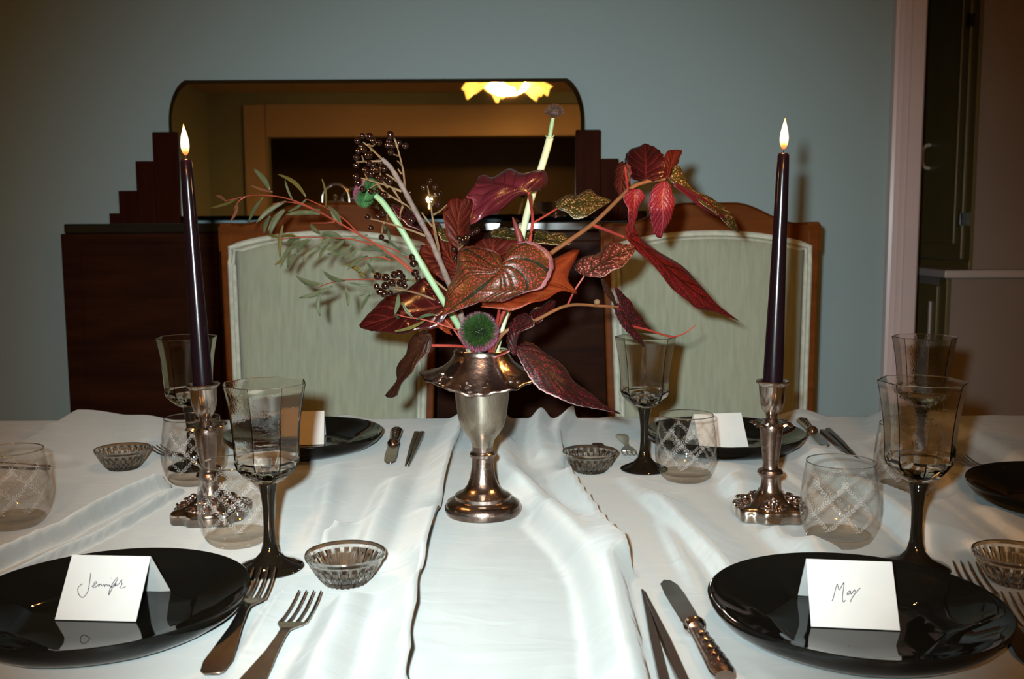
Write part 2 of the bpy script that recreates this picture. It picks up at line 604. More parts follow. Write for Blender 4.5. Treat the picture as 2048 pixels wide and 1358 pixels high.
# the wall behind the camera with a wide cased opening (seen in the mirror)
ox0, ox1, oz = -2.42, 1.2, 2.02
wf = MB().box(XL, ox0, YB - .15, YB, 0, CZ).box(ox1, XR, YB - .15, YB, 0, CZ).box(ox0, ox1, YB - .15, YB, oz, CZ)
struct('wall_front', wf, 'wall_paint', smooth=False)
struct('wall_beyond', MB().box(XL, XR, -6.6, -6.45, 0, CZ), 'olive_paint', smooth=False)
struct('trim_2', MB().box(ox0 - .22, ox0, YB, YB + .03, 0, oz + .31).box(ox1, ox1 + .22, YB, YB + .03, 0, oz + .31).box(ox0, ox1, YB, YB + .03, oz, oz + .31),
       'white_paint', smooth=False, bevel=.006)
struct('baseboard_back', MB().box(XL, tx0, WY - .018, WY, 0, .14), 'white_paint', smooth=False, bevel=.004)
# fluted door casing
W = tx1 - tx0
prof = [(0, .030), (.10, .034), (.14, .026), (.28, .026), (.32, .033), (.40, .033), (.44, .022), (.50, .022), (.54, .030), (.94, .030), (1.0, .024), (1.0, -.16), (0, -.0)]
cas = MB()
n = len(prof)
vs = [(tx0 + W * a, WY - b_, z) for z in (0, CZ) for a, b_ in prof]
cas.add(vs, [tuple(range(n)), tuple(reversed(range(n, 2 * n)))] + [(k, (k + 1) % n, n + (k + 1) % n, n + k) for k in range(n)])
struct('trim_1', cas, 'trim_paint', smooth=False)

# cupboard block beyond the casing
DN, DF = 3.60, 4.18
ux = at(1960, 200, DN).x
lx = at(1899, 650, DN - .04).x
shz = at(1960, 540, DN - .06).z
struct('wall_alcove', MB().box(ux, XR, DN, DF, shz, CZ), 'alcove_paint', smooth=False)
struct('wall_plinth', MB().box(lx, XR, DN - .04, DF, 0, shz - .028), 'alcove_paint', smooth=False)
struct('trim_3', MB().box(at(1888, 540, DN - .06).x, XR, DN - .07, DF, shz - .028, shz), 'white_paint', smooth=False, bevel=.004)
cb = thing('wall_cupboard', 'olive green built-in wall cupboard door with white bow handle by the door casing', 'cupboard', (ux, (DN + DF) / 2, shz))
u0 = shz + .03
obj('frame', MB().box(ux - .014, ux, DN, DN + .05, u0, CZ - .02).box(ux - .014, ux, DF - .05, DF, u0, CZ - .02).box(ux - .014, ux, DN, DF, u0 - .03, u0), 'olive_paint', cb, world=True, smooth=False, bevel=.002)
dr = obj('door', MB().box(ux - .022, ux - .002, DN + .052, DF - .052, u0 + .005, CZ - .03), 'olive_paint', cb, world=True, smooth=False, bevel=.003)
obj('panel_moulding', MB().box(ux - .030, ux - .022, DN + .10, DN + .115, u0 + .07, CZ - .1).box(ux - .030, ux - .022, DF - .125, DF - .11, u0 + .07, CZ - .1)
    .box(ux - .030, ux - .022, DN + .10, DF - .11, u0 + .06, u0 + .075), 'olive_paint', dr, smooth=False, bevel=.003)
hy = 3.95
hz0, hz1 = at(1850, 337, hy).z, at(1850, 290, hy).z
obj('handle', MB().tube(cat_rom([(ux - .024, hy, hz0), (ux - .042, hy, hz0 + .004), (ux - .052, hy, hz0 + .020), (ux - .052, hy, hz1 - .020), (ux - .042, hy, hz1 - .004), (ux - .024, hy, hz1)], 5), .007, 10),
    'white_paint', dr, label='white bow handle')
for pz in (at(1950, 35, DN).z, at(1940, 438, DN).z):
    obj('hinge', MB().box(ux - .032, ux - .012, DN + .035, DN + .06, pz - .022, pz + .022).tube([(ux - .03, DN + .05, pz - .026), (ux - .03, DN + .05, pz + .026)], .006, 8), 'black_top', cb, world=True, smooth=False)
cl = thing('base_cupboard', 'olive green low cupboard door under the white shelf', 'cupboard', (lx, (DN + DF) / 2, 0))
for ya, yb_ in ((DN - .03, DN + .03), (DF - .06, DF - .001)):
    obj('stile', MB().box(lx - .012, lx, ya, yb_, .1, shz - .03), 'olive_paint', cl, world=True, smooth=False, bevel=.002)
d2 = obj('door', MB().box(lx - .02, lx - .001, DN + .032, DF - .062, .1, shz - .06), 'olive_paint', cl, world=True, smooth=False, bevel=.003)
for ya in (DN + .07, DF - .13):
    obj('panel_moulding', MB().box(lx - .028, lx - .02, ya, ya + .015, .15, shz - .12), 'white_paint', d2, smooth=False, bevel=.003)

# ------------------------------------------------------------------ pendant lamp (reflected in the mirror)
LP = Vector((-.03, -1.8, 2.19))
lamp = thing('pendant_lamp', 'warm glowing petal glass ceiling lamp reflected at the top of the mirror', 'lamp', LP)
for k in range(6):
    a = 2 * PI * k / 6 + .3
    pm = MB()
    g = []
    for i in range(9):
        s = i / 8
        for j in range(7):
            t = (j - 3) / 3
            ww = .17 * math.sin(PI * (.18 + .74 * s)) ** .8
            rr = .06 + .26 * s + .03 * t * t
            z = .09 - .10 * s ** 1.5 - .07 * s * (1 - abs(t)) + .02 * math.sin(6 * t) * s
            g.append((rr * math.cos(a) - ww * t * math.sin(a), rr * math.sin(a) + ww * t * math.cos(a), z))
    pm.add(g, [(i * 7 + j, i * 7 + j + 1, (i + 1) * 7 + j + 1, (i + 1) * 7 + j) for i in range(8) for j in range(6)])
    po = obj('glass_petal', pm, 'lamp_shade', lamp)
    po.modifiers.new('thick', 'SOLIDIFY').thickness = .005
obj('bulb_bowl', MB().lathe([(.001, -.060), (.08, -.052), (.14, -.025), (.17, .01), (.13, .05), (.001, .07)], 32), 'lamp_bulb', lamp, label='brightest glass bowl at the lamp centre')
obj('rod', MB().lathe([(.001, .07), (.03, .07), (.03, .11), (.008, .13), (.008, CZ - LP.z - .03), (.05, CZ - LP.z - .02), (.05, CZ - LP.z), (.001, CZ - LP.z)], 20), 'brass', lamp)

# ------------------------------------------------------------------ sideboard with stepped mirror
SF = 2.66                                    # front plane of its body
sx0 = at(120, 470, SF).x
mcx = at(755, 300, 3.02).x
sx1 = 2 * mcx - sx0
stz = at(300, 447, SF).z
sb = thing('sideboard', 'dark mahogany sideboard with stepped back and wide arched-corner mirror', 'sideboard', (mcx, (SF + WY) / 2, 0))
slab_h = .026
obj('body', MB().box(sx0, sx1, SF, WY - .02, .12, stz - slab_h), 'mahogany', sb, world=True, smooth=False, bevel=.004)
obj('top', MB().box(sx0 + .012, sx1 - .012, SF - .004, WY - .02, stz - slab_h, stz), 'black_top', sb, world=True, smooth=False, bevel=.004)
obj('plinth', MB().box(sx0 + .03, sx1 - .03, SF + .03, WY - .03, .0, .12), 'mahogany', sb, world=True, smooth=False, bevel=.003)
dw = (sx1 - sx0 - .10) / 4
for k in range(4):
    a = sx0 + .05 + k * dw
    d_ = obj('door', MB().box(a + .006, a + dw - .006, SF - .016, SF, .16, stz - .05), 'mahogany', sb, world=True, smooth=False, bevel=.004)
    kx = a + (dw - .035 if k % 2 == 0 else .035)
    obj('knob', MB().ball((kx, SF - .028, stz - .42), .013), 'brass', d_)
MY = 3.02
mx0, mx1 = at(340, 330, MY).x, at(1169, 330, MY).x
mzt, mzs = at(755, 158, MY).z, at(340, 246, MY).z
mzb = stz + .012
xi = at(368, 160, MY).x - mx0
def mirror_outline(ins):
    x0, x1, zt = mx0 + ins, mx1 - ins, mzt - ins
    arc = []
    for k in range(9):
        q = k / 8
        # quarter-ellipse corner that meets the flat top at a slight angle
        arc.append((x0 + xi * (1 - math.cos(q * PI / 2.0)) ** 1.0, mzs + (zt - mzs) * math.sin(q * PI / 2.35) / math.sin(PI / 2.35)))
    left = [(x0, mzb + ins)] + arc
    right = [(x1 - (p[0] - x0), p[1]) for p in reversed(left)]
    return left + right
# stepped wings
steps = [(308, 265), (275, 323), (241, 382), (223, 427)]
for s in (-1, 1):
    zs = [at(px, py, MY).z for px, py in steps]
    xs = [at(px, py, MY).x for px, py in steps]
    for i in range(4):
        xa = xs[i]
        xb = (mx0 + .03) if i == 0 else xs[i - 1]
        if s > 0:
            xa, xb = 2 * mcx - xa, 2 * mcx - xb
        obj('step', MB().box(min(xa, xb), max(xa, xb), MY - .02, WY - .02, stz, zs[i]), 'dark_wood', sb, world=True, smooth=False, bevel=.003)
mir = obj('mirror', MB().prism(mirror_outline(.012), MY - .004, MY), 'mirror_glass', sb, world=True, smooth=False)
e = MB()
A, B = mirror_outline(0), mirror_outline(.014)
n = len(A)
e.add([(x, MY + .004, z) for x, z in A] + [(x, MY - .004, z) for x, z in B] + [(x, MY + .02, z) for x, z in A],
      [(k, (k + 1) % n, n + (k + 1) % n, n + k) for k in range(n)] + [(k, 2 * n + k, 2 * n + (k + 1) % n, (k + 1) % n) for k in range(n)])
obj('bevelled_edge', e, 'mirror_edge', mir, smooth=False)
obj('backing', MB().prism(mirror_outline(.004), MY + .02, MY + .05), 'dark_wood', sb, world=True, smooth=False)

# silver things standing on the sideboard
tp = thing('silver_teapot', 'silver teapot with a loop handle behind the left green chair', 'teapot', at(672, 447, 2.86))
tp.location.z = stz
obj('body', MB().lathe([(.001, 0), (.03, 0), (.032, .006), (.045, .014), (.055, .03), (.05, .05), (.03, .06), (.022, .063), (.001, .064)], 32), 'silver', tp)
obj('lid_knob', MB().lathe([(.001, .064), (.006, .064), (.005, .07), (.009, .075), (.001, .082)], 16), 'silver', tp)
hp = cat_rom([(-.038, 0, .052), (-.034, 0, .085), (-.012, 0, .106), (.016, 0, .106), (.036, 0, .085), (.040, 0, .052)], 6)
obj('handle', MB().tube(hp, .0052, 10), 'silver', tp)
obj('spout', MB().tube(cat_rom([(.045, 0, .025), (.065, 0, .035), (.075, 0, .055), (.088, 0, .062)], 4), [.012] * 4 + [.009] * 4 + [.006] * 5, 12), 'silver', tp)
bw = thing('silver_bowl', 'low silver bowl on a tray behind the bouquet stems', 'bowl', at(1112, 447, 2.82))
bw.location.z = stz
obj('tray', MB().lathe([(.001, .001), (.10, .001), (.125, .010), (.127, .013), (.10, .005), (.001, .005)], 40), 'silver', bw)
obj('bowl', MB().lathe([(.001, .006), (.03, .006), (.028, .016), (.055, .03), (.072, .052), (.078, .055), (.068, .05), (.05, .032), (.001, .02)], 40), 'silver', bw)

# ------------------------------------------------------------------ chairs
CY = 2.28
def chair(cpx, label):
    cx = at(cpx, 650, CY).x
    t = thing('dining_chair', label, 'chair', (cx, CY, 0), group=None)
    H = at(cpx, 455, CY).z                   # shoulder height of the back
    crest = at(cpx, 404, CY).z
    hw0, hw1 = .232, .252                    # half width at seat / shoulder
    sz = .46
    lean = .05
    def yb(z):
        return (z - sz) / (H - sz) * lean
    for s in (-1, 1):
        p = MB()
        vs = []
        for z, hw in ((0, hw0 - .01), (sz, hw0), (H + .012, hw1)):
            y = yb(z) if z > sz else .06 * (1 - z / sz)
            for dx, dy in ((-.014, -.02), (.014, -.02), (.014, .02), (-.014, .02)):
                vs.append((s * (hw - .014) + dx, y + dy, z))
        p.add(vs, [(0, 3, 2, 1), (8, 9, 10, 11)] + [(r * 4 + k, r * 4 + (k + 1) % 4, r * 4 + 4 + (k + 1) % 4, r * 4 + 4 + k) for r in (0, 1) for k in range(4)])
        obj('back_post', p, 'chair_wood', t, smooth=False, bevel=.004)
        f = MB()
        vs = []
        for z, q in ((0, .013), (sz - .05, .02)):
            for dx, dy in ((-q, -q), (q, -q), (q, q), (-q, q)):
                vs.append((s * .22 + dx, -.40 + dy, z))
        f.add(vs, [(0, 3, 2, 1), (4, 5, 6, 7)] + [(k, (k + 1) % 4, 4 + (k + 1) % 4, 4 + k) for k in range(4)])
        obj('leg', f, 'chair_wood', t, smooth=False, bevel=.003)
    # scalloped crest rail
    def crest_z(u):                          # u in -1..1
        a = abs(u)
        if a > .80:
            return H + .012 - .004 * (a - .8) / .2
        q = (.80 - a) / .80
        return H + .010 + (crest - H - .010) * (.5 - .5 * math.cos(PI * min(1, q * 1.35))) 
    def panel_z(u):
        a = abs(u)
        return H - .034 + .030 * (1 - a ** 2.2)
    N_ = 40
    cr = MB()
    vs, fs = [], []
    for i in range(N_ + 1):
        u = -1 + 2 * i / N_
        x = u * (hw1 + .002)
        y = yb(H)
        for dy, z in ((-.018, panel_z(u) - .02), (-.021, crest_z(u) - .006), (-.012, crest_z(u)), (.018, crest_z(u)), (.018, panel_z(u) - .02)):
            vs.append((x, y + dy, z))
    for i in range(N_):
        for k in range(5):
            fs.append((i * 5 + k, i * 5 + (k + 1) % 5, (i + 1) * 5 + (k + 1) % 5, (i + 1) * 5 + k))
    fs += [tuple(range(5)), tuple(reversed(range(N_ * 5, N_ * 5 + 5)))]
    cr.add(vs, fs)
    obj('crest_rail', cr, 'chair_wood', t, angle=30)
    # upholstered back: bulging panel
    pad = MB()
    nu, nv = 24, 28
    vs, fs = [], []
    zb = sz + .12
    for j in range(nv + 1):
        vq = j / nv
        for i in range(nu + 1):
            u = -1 + 2 * i / nu
            zt = panel_z(u) - .004
            z = zb + (zt - zb) * vq
            hw = hw0 + (hw1 - hw0) * (z - sz) / (H - sz) - .030
            ed = min(1, (1 - abs(u)) / .10, vq / .08 if vq < .5 else (1 - vq) / .06)
            vs.append((u * hw, yb(z) - .014 - .024 * math.sqrt(max(0, ed * (2 - ed))) * (1 - .25 * u * u), z))
    for j in range(nv):
        for i in range(nu):
            a = j * (nu + 1) + i
            fs.append((a, a + 1, a + nu + 2, a + nu + 1))
    pad.add(vs, fs)
    back = obj('backrest', pad, 'velvet', t, angle=60)
    back.modifiers.new('thick', 'SOLIDIFY').thickness = .012
    back.modifiers['thick'].offset = -1
    # braid piping around the panel
    bp = []
    for i in range(15):
        z = zb + (panel_z(-1) - .012 - zb) * i / 14
        hw = hw0 + (hw1 - hw0) * (z - sz) / (H - sz) - .024
        bp.append((-hw, yb(z) - .022, z))
    up_ = []
    for i in range(1, 24):
        u = -1 + 2 * i / 24
        up_.append((u * (hw1 - .026), yb(H) - .022, panel_z(u) - .010))
    bp = bp + up_ + [(-x, y, z) for x, y, z in reversed(bp)]
    obj('piping', MB().tube(bp, .0075, 8), 'velvet_trim', back)
    bp2 = [(x * .955, y - .010, z - (.012 if abs(x) < .22 else .004)) for x, y, z in bp]
    obj('inner_piping', MB().tube(bp2, .005, 8), 'velvet_trim', back)
    obj('seat', MB().box(-.235, .235, -.42, .0, sz - .02, sz + .05), 'velvet', t, bevel=.03)
    obj('seat_rail', MB().box(-.235, .235, -.42, .02, sz - .07, sz - .02), 'chair_wood', t, smooth=False, bevel=.004)
    return t

chair(657, 'wooden chair with sage green velvet back, at the left behind the feathery branch')
chair(1424, 'wooden chair with sage green velvet back, at the right behind the tall dark candle')

# ------------------------------------------------------------------ table and cloth
TX0, TX1, TY0, TY1 = -1.30, 1.30, .66, 1.872
tb = thing('dining_table', 'long dining table hidden under the pale satin cloth', 'table', (0, (TY0 + TY1) / 2, 0))
obj('tabletop', MB().box(TX0 + .01, TX1 - .01, TY0 + .012, TY1 - .012, TZ - .04, TZ - .006), 'mahogany', tb, world=True, smooth=False)
for x in (TX0 + .12, TX1 - .12):
    for y in (TY0 + .1, TY1 - .1):
        obj('leg', MB().box(x - .035, x + .035, y - .035, y + .035, 0, TZ - .04), 'mahogany', tb, world=True, smooth=False, bevel=.006)

# where things stand (pixel of the base centre -> point on the table)
POS = {
    'vase': on(966, 1026), 'stick_l': on(424, 1036), 'stick_r': on(1538, 1032),
    'gob_fl': on(541, 1138), 'gob_fr': on(1830, 1137), 'gob_bl': on(384, 936), 'gob_bm': on(1288, 940), 'gob_br': on(1838, 944),
    'tum_l': on(28, 1052), 'tum_bl': on(389, 966), 'tum_fl': on(476, 1086), 'tum_bm': on(1371, 960), 'tum_fr': on(1677, 1086), 'tum_br': on(1813, 986),
    'bowl_f': on(692, 1166), 'bowl_l': on(247, 938), 'bowl_b': on(1180, 944), 'bowl_r': on(2028, 1166),
    'plate_fl': on(212, 1188, TZ + .029), 'plate_fr': on(1710, 1201, TZ + .029), 'plate_bl': on(608, 864, TZ + .029), 'plate_br': on(1449, 863, TZ + .029), 'plate_r': on(2150, 971, TZ + .029),
}
RAD = {'vase': .055, 'stick': .055, 'gob': .042, 'tum': .036, 'bowl': .034, 'plate': .112}

LIE_LINES = [((529, 1133), (436, 1328), .009), ((620, 1180), (520, 1345), .016), ((1928, 1120), (2030, 1275), .012), ((2026, 1182), (2110, 1310), .012), ((1264, 908), (1238, 862), .014), ((1208, 930), (1190, 868), .012),
             ((309, 890), (350, 908), .010), ((1915, 905), (2040, 975), .012), ((1332, 1160), (1440, 1358), .013), ((778, 926), (796, 856), .014), ((1652, 892), (1606, 852), .014), ((1284, 1180), (1328, 1380), .012), ((1288, 1184), (1366, 1380), .012),
             ((811, 932), (838, 858), .012), ((817, 932), (850, 858), .012), ((1716, 928), (1628, 854), .012), ((1722, 924), (1644, 854), .012), ((102, 936), (-80, 936), .024)]
FOLDS = []
def fold(pts, h, wl, wr, p=1.0, fade=.12, shear=0.0):
    """crest polyline in photo pixels laid on the table top; wl / wr = reach on its left / right; p sharpens the crest"""
    P = np.array([list(on(a, b, TZ + h * .85))[:2] for a, b in pts])
    FOLDS.append((cat_rom(P, 5), h, wl, wr, p, fade, shear))

# centre ridge with the overlapping edge
fold([(935, 800), (890, 880), (852, 990), (816, 1100), (790, 1220), (772, 1330), (766, 1420)], .030, .0105, .030, .9, .03, .62)
fold([(800, 940), (745, 1060), (690, 1200), (640, 1300), (600, 1420)], .018, .05, .03)
# hump and swags behind the vase
fold([(980, 798), (988, 850), (1010, 920), (1075, 985), (1140, 1040), (1195, 1100), (1235, 1200), (1262, 1340)], .032, .045, .040, 1.0, .06)
fold([(1150, 800), (1112, 850), (1122, 920), (1172, 1000), (1225, 1080), (1268, 1180), (1290, 1300), (1300, 1420)], .026, .016, .028, .8, .06, .3)
fold([(1085, 800), (1078, 855), (1085, 910)], .022, .022, .026, 1, .05)
fold([(1215, 830), (1222, 880), (1240, 940), (1320, 1010), (1420, 1100), (1480, 1190)], .008, .06, .022, .8, .08)
# left double crest
fold([(500, 870), (420, 905), (300, 950), (205, 990), (110, 1040), (0, 1090), (-140, 1150)], .032, .022, .05, .9, .08, .45)
fold([(480, 905), (400, 945), (300, 1000), (215, 1048), (120, 1092), (0, 1145), (-140, 1205)], .015, .008, .042, .8, .08, .5)
fold([(200, 795), (150, 826), (85, 865), (20, 905), (-60, 950)], .022, .16, .03, 1.0, .04)
fold([(-40, 860), (40, 862), (120, 880)], .006, .04, .03)
# front fold beside the forks
fold([(700, 1030), (650, 1082), (580, 1150), (520, 1225), (465, 1310), (420, 1400)], .020, .028, .012, .9, .06, -.5)
fold([(660, 960), (648, 1020), (622, 1090)], .005, .02, .02)
fold([(560, 1200), (500, 1300), (470, 1380)], .006, .012, .02)
# small rear folds
fold([(690, 860), (672, 920), (660, 1000)], .006, .03, .03)
fold([(560, 930), (680, 945), (820, 925)], .003, .03, .03)
# right side: broad slopes that face away from the camera, short lit fronts
fold([(1420, 905), (1520, 1000), (1640, 1110), (1760, 1240), (1850, 1360)], .024, .13, .030, 1.0, .2)
fold([(1610, 880), (1760, 985), (1880, 1075), (1990, 1170), (2100, 1280)], .030, .12, .028, 1.0, .15)
fold([(1780, 860), (1900, 950), (2000, 1030), (2140, 1120)], .020, .08, .025, 1.0, .15)
fold([(1880, 830), (1990, 880), (2120, 960)], .020, .12, .03, 1.0, .1)
fold([(1300, 985), (1400, 1085), (1480, 1180), (1540, 1330)], .012, .05, .016, .8, .1)
fold([(1320, 1030), (1380, 1150), (1420, 1300)], .007, .03, .014, .8, .1)
fold([(1480, 880), (1590, 960), (1700, 1040), (1800, 1130)], .009, .05, .012, .8, .1)
fold([(1700, 880), (1830, 960), (1940, 1050), (2060, 1160)], .008, .05, .012, .8, .1)
fold([(1560, 1040), (1600, 1080), (1640, 1130)], .006, .03, .012, .8, .06)
# folds spilling over the far edge
for (px, h, wd) in ((1445, .006, .04), (1600, .012, .06), (1790, .014, .06), (700, .006, .05), (560, .005, .05), (300, .006, .05)):
    fold([(px, 800), (px + (8 if px > 1024 else -8), 880)], h * 1.3, wd, wd, 1.0, .05)

gx = np.linspace(TX0, TX1, 521)
gy = np.linspace(TY0, TY1, 303)
X, Y = np.meshgrid(gx, gy)
HGT = np.zeros_like(X)
DX, DY = np.zeros_like(X), np.zeros_like(X)
for P, h, wl, wr, p, fade, shear in FOLDS:
    NXf, NYf = np.zeros_like(X), np.zeros_like(X)
    best = np.full(X.shape, 1e9)
    sgn = np.zeros_like(X)
    arc = np.zeros_like(X)
    acc = 0.0
    x0, x1 = P[:, 0].min() - .2, P[:, 0].max() + .2
    cols = np.where((gx >= x0) & (gx <= x1))[0]
    if len(cols) == 0:
        continue
    c0, c1 = cols[0], cols[-1] + 1
    Xs, Ys = X[:, c0:c1], Y[:, c0:c1]
    b_, s_, a_ = best[:, c0:c1], sgn[:, c0:c1], arc[:, c0:c1]
    nx_, ny_ = NXf[:, c0:c1], NYf[:, c0:c1]
    for i in range(len(P) - 1):
        d = P[i + 1] - P[i]
        L2 = d @ d
        t = np.clip(((Xs - P[i, 0]) * d[0] + (Ys - P[i, 1]) * d[1]) / L2, 0, 1)
        ex, ey = Xs - P[i, 0] - t * d[0], Ys - P[i, 1] - t * d[1]
        dd = np.hypot(ex, ey)
        m_ = dd < b_
        b_[m_] = dd[m_]
        s_[m_] = np.sign(d[0] * ey - d[1] * ex)[m_]
        a_[m_] = (acc + t * math.sqrt(L2))[m_]
        nx_[m_] = -d[1] / math.sqrt(L2)
        ny_[m_] = d[0] / math.sqrt(L2)
        acc += math.sqrt(L2)
    wdt = np.where(s_ > 0, wl, wr)
    q = np.clip(b_ / wdt, 0, 1)
    f = (1 - q * q * (3 - 2 * q)) if p >= 1 else np.clip(1 - q, 0, 1) ** 1.6 * .55 + (1 - q * q * (3 - 2 * q)) * .45
    fd = np.clip(np.minimum(a_ + fade * .4, acc - a_ + fade * .4) / fade, 0, 1)
    add = h * f * fd * fd * (3 - 2 * fd)
    HGT[:, c0:c1] += add
    if shear:
        DX[:, c0:c1] += nx_ * add * shear
        DY[:, c0:c1] += ny_ * add * shear
# irregular creases
for k in range(26):
    th = rng.uniform(-.6, .6) + (PI / 2 if k % 3 == 0 else .25)
    lam = rng.uniform(.05, .16)
    ph = rng.uniform(0, 6.3)
    amp = lam * .0035
    ex = np.sin(2 * PI * (X * math.cos(th + PI / 2) + Y * math.sin(th + PI / 2)) / lam + ph + 2.0 * np.sin(3 * X * math.cos(th) + 5 * Y * math.sin(th) + ph * 3))
    HGT += amp * ex * .5
# settle under the things standing on it
for nme, p_ in POS.items():
    r_ = RAD[nme.split('_')[0]]
    d = np.hypot(X - p_.x, Y - p_.y)
    q = np.clip((d - r_) / .045, 0, 1)
    HGT = np.minimum(HGT, np.where(q < 1, q * q * (3 - 2 * q) * np.maximum(HGT, 0), HGT))
    HGT = np.where(d < r_, np.minimum(HGT, 0), HGT)
for t_, h_, r_ in LIE_LINES:
    a_, b_ = on(*t_), on(*h_)
    d = np.array([b_.x - a_.x, b_.y - a_.y])
    q = np.clip(((X - a_.x) * d[0] + (Y - a_.y) * d[1]) / (d @ d), -.05, 1.1)
    dd = np.hypot(X - a_.x - q * d[0], Y - a_.y - q * d[1])
    q = np.clip((dd - r_) / .022, 0, 1)
    q = q * q * (3 - 2 * q)
    HGT = np.where(HGT > .0015, .0015 + (HGT - .0015) * q, HGT)
H0 = HGT.max()
HGT = np.maximum(HGT, 0.0)
lim = np.clip(HGT / .006, 0, 1)
X2, Y2 = X + DX * lim, np.clip(Y + DY * lim, TY0, TY1 + .004)
def cloth_z(x, y):
    i = int(np.clip(round((y - TY0) / (TY1 - TY0) * (len(gy) - 1)), 0, len(gy) - 1))
    j = int(np.clip(round((x - TX0) / (TX1 - TX0) * (len(gx) - 1)), 0, len(gx) - 1))
    return TZ + HGT[i, j]

def build_cloth():
    rows = []
    ny, nx = X.shape
    drop = [(.010, -.006), (.020, -.024), (.026, -.06), (.028, -.10), (.030, -.15), (.030, -.20)]
    def hang(k):
        return .018 * np.sin(gx * 21 + 1.3 * np.sin(gx * 7)) * min(1, k / 4)
    for k in range(len(drop) - 1, -1, -1):
        dy, dz = drop[k]
        rows.append(np.stack([gx, np.full(nx, TY0 - dy) + hang(k) * .8, TZ + dz + HGT[0] * max(0, 1 - k / 3)], 1))
    for j in range(ny):
        rows.append(np.stack([X2[j], Y2[j], TZ + HGT[j]], 1))
    for k, (dy, dz) in enumerate(drop):
        rows.append(np.stack([gx, np.full(nx, TY1 + dy) + hang(k) * .8, TZ + dz + HGT[-1] * max(0, 1 - k / 3)], 1))
    G = np.stack(rows)
    # ends hang too
    cols = [G]
    def side(edge, sg):
        out = []
        for k, (dx, dz) in enumerate(drop):
            e_ = edge.copy()
            e_[:, 0] += sg * dx
            e_[:, 2] = np.minimum(e_[:, 2], TZ + dz + .0) if k else e_[:, 2] - .004
            out.append(e_)
        return out
    L_ = side(G[:, 0], -1)
    R_ = side(G[:, -1], 1)
    G = np.concatenate([np.stack(list(reversed(L_)), 1), G, np.stack(R_, 1)], 1)
    h_, w_ = G.shape[:2]
    idx = np.arange(h_ * w_).reshape(h_, w_)
    fs = np.stack([idx[:-1, :-1], idx[:-1, 1:], idx[1:, 1:], idx[1:, :-1]], -1).reshape(-1, 4)
    me = bpy.data.meshes.new('tablecloth')
    me.vertices.add(h_ * w_)
    me.vertices.foreach_set('co', G.reshape(-1))
    me.loops.add(fs.size)
    me.loops.foreach_set('vertex_index', fs.reshape(-1).astype(np.int32))
    me.polygons.add(len(fs))
    me.polygons.foreach_set('loop_start', np.arange(0, fs.size, 4, dtype=np.int32))
    me.polygons.foreach_set('use_smooth', [True] * len(fs))
    me.update(calc_edges=True)
    me.validate()
    me.materials.append(M['satin'])
    o = bpy.data.objects.new('tablecloth', me)
    C.objects.link(o)
    tag(o, 'pale blue grey satin tablecloth lying in loose folds over the long table', 'tablecloth')
build_cloth()

# ------------------------------------------------------------------ plates
def plate_mesh():
    def oct_(t, R_):
        a = ((t + PI / 8) % (PI / 4)) - PI / 8
        return R_ * math.cos(PI / 8) / math.cos(a)
    pr = [(.040, .0012, 1), (.078, .0012, 1), (.088, .0016, .8), (.098, .0030, .4), (.111, .0080, .1), (.121, .0150, 0), (.1265, .0220, 0), (.1288, .0270, 0), (.1290, .0292, 0), (.1280, .0300, 0), (.1250, .0292, 0),
          (.116, .0252, 0), (.098, .0155, .15), (.0820, .0105, .85), (.0800, .0095, 1), (.0755, .0072, 1), (.0715, .0064, 1), (.050, .0060, 1), (.001, .0060, 0)]
    n = 96
    m = MB()
    vs, fs = [], []
    for r_, z, o_ in pr:
        for k in range(n):
            t = 2 * PI * k / n
            rr = r_ * (1 - o_) + oct_(t, r_ * 1.03) * o_
            vs.append((rr * math.cos(t), rr * math.sin(t), z))
    for i in range(len(pr) - 1):
        for k in range(n):
            l = (k + 1) % n
            fs.append((i * n + k, i * n + l, (i + 1) * n + l, (i + 1) * n + k))
    fs.append(tuple(reversed(range(n))))
    m.add(vs, fs)
    return m
plate0 = None
for key, lab, rz in (('plate_fl', 'black glass dinner plate under the card reading Jennifer', .2), ('plate_fr', 'black glass dinner plate under the card reading Max', .1),
                     ('plate_bl', 'black glass dinner plate on the far side, behind the left goblet', .0), ('plate_br', 'black glass dinner plate on the far side, behind the right candlestick', .15),
                     ('plate_r', 'black glass dinner plate cut off by the right edge of the photo', .3)):
    p_ = POS[key]
    if plate0 is None:
        o = plate0 = obj('dinner_plate', plate_mesh(), 'black_glass', angle=28)
    else:
        o = plate0.copy()
        C.objects.link(o)
    o.location = (p_.x, p_.y, TZ + .0008)
    o.rotation_euler = (0, 0, rz)
    tag(o, lab, 'plate', 'black dinner plates')

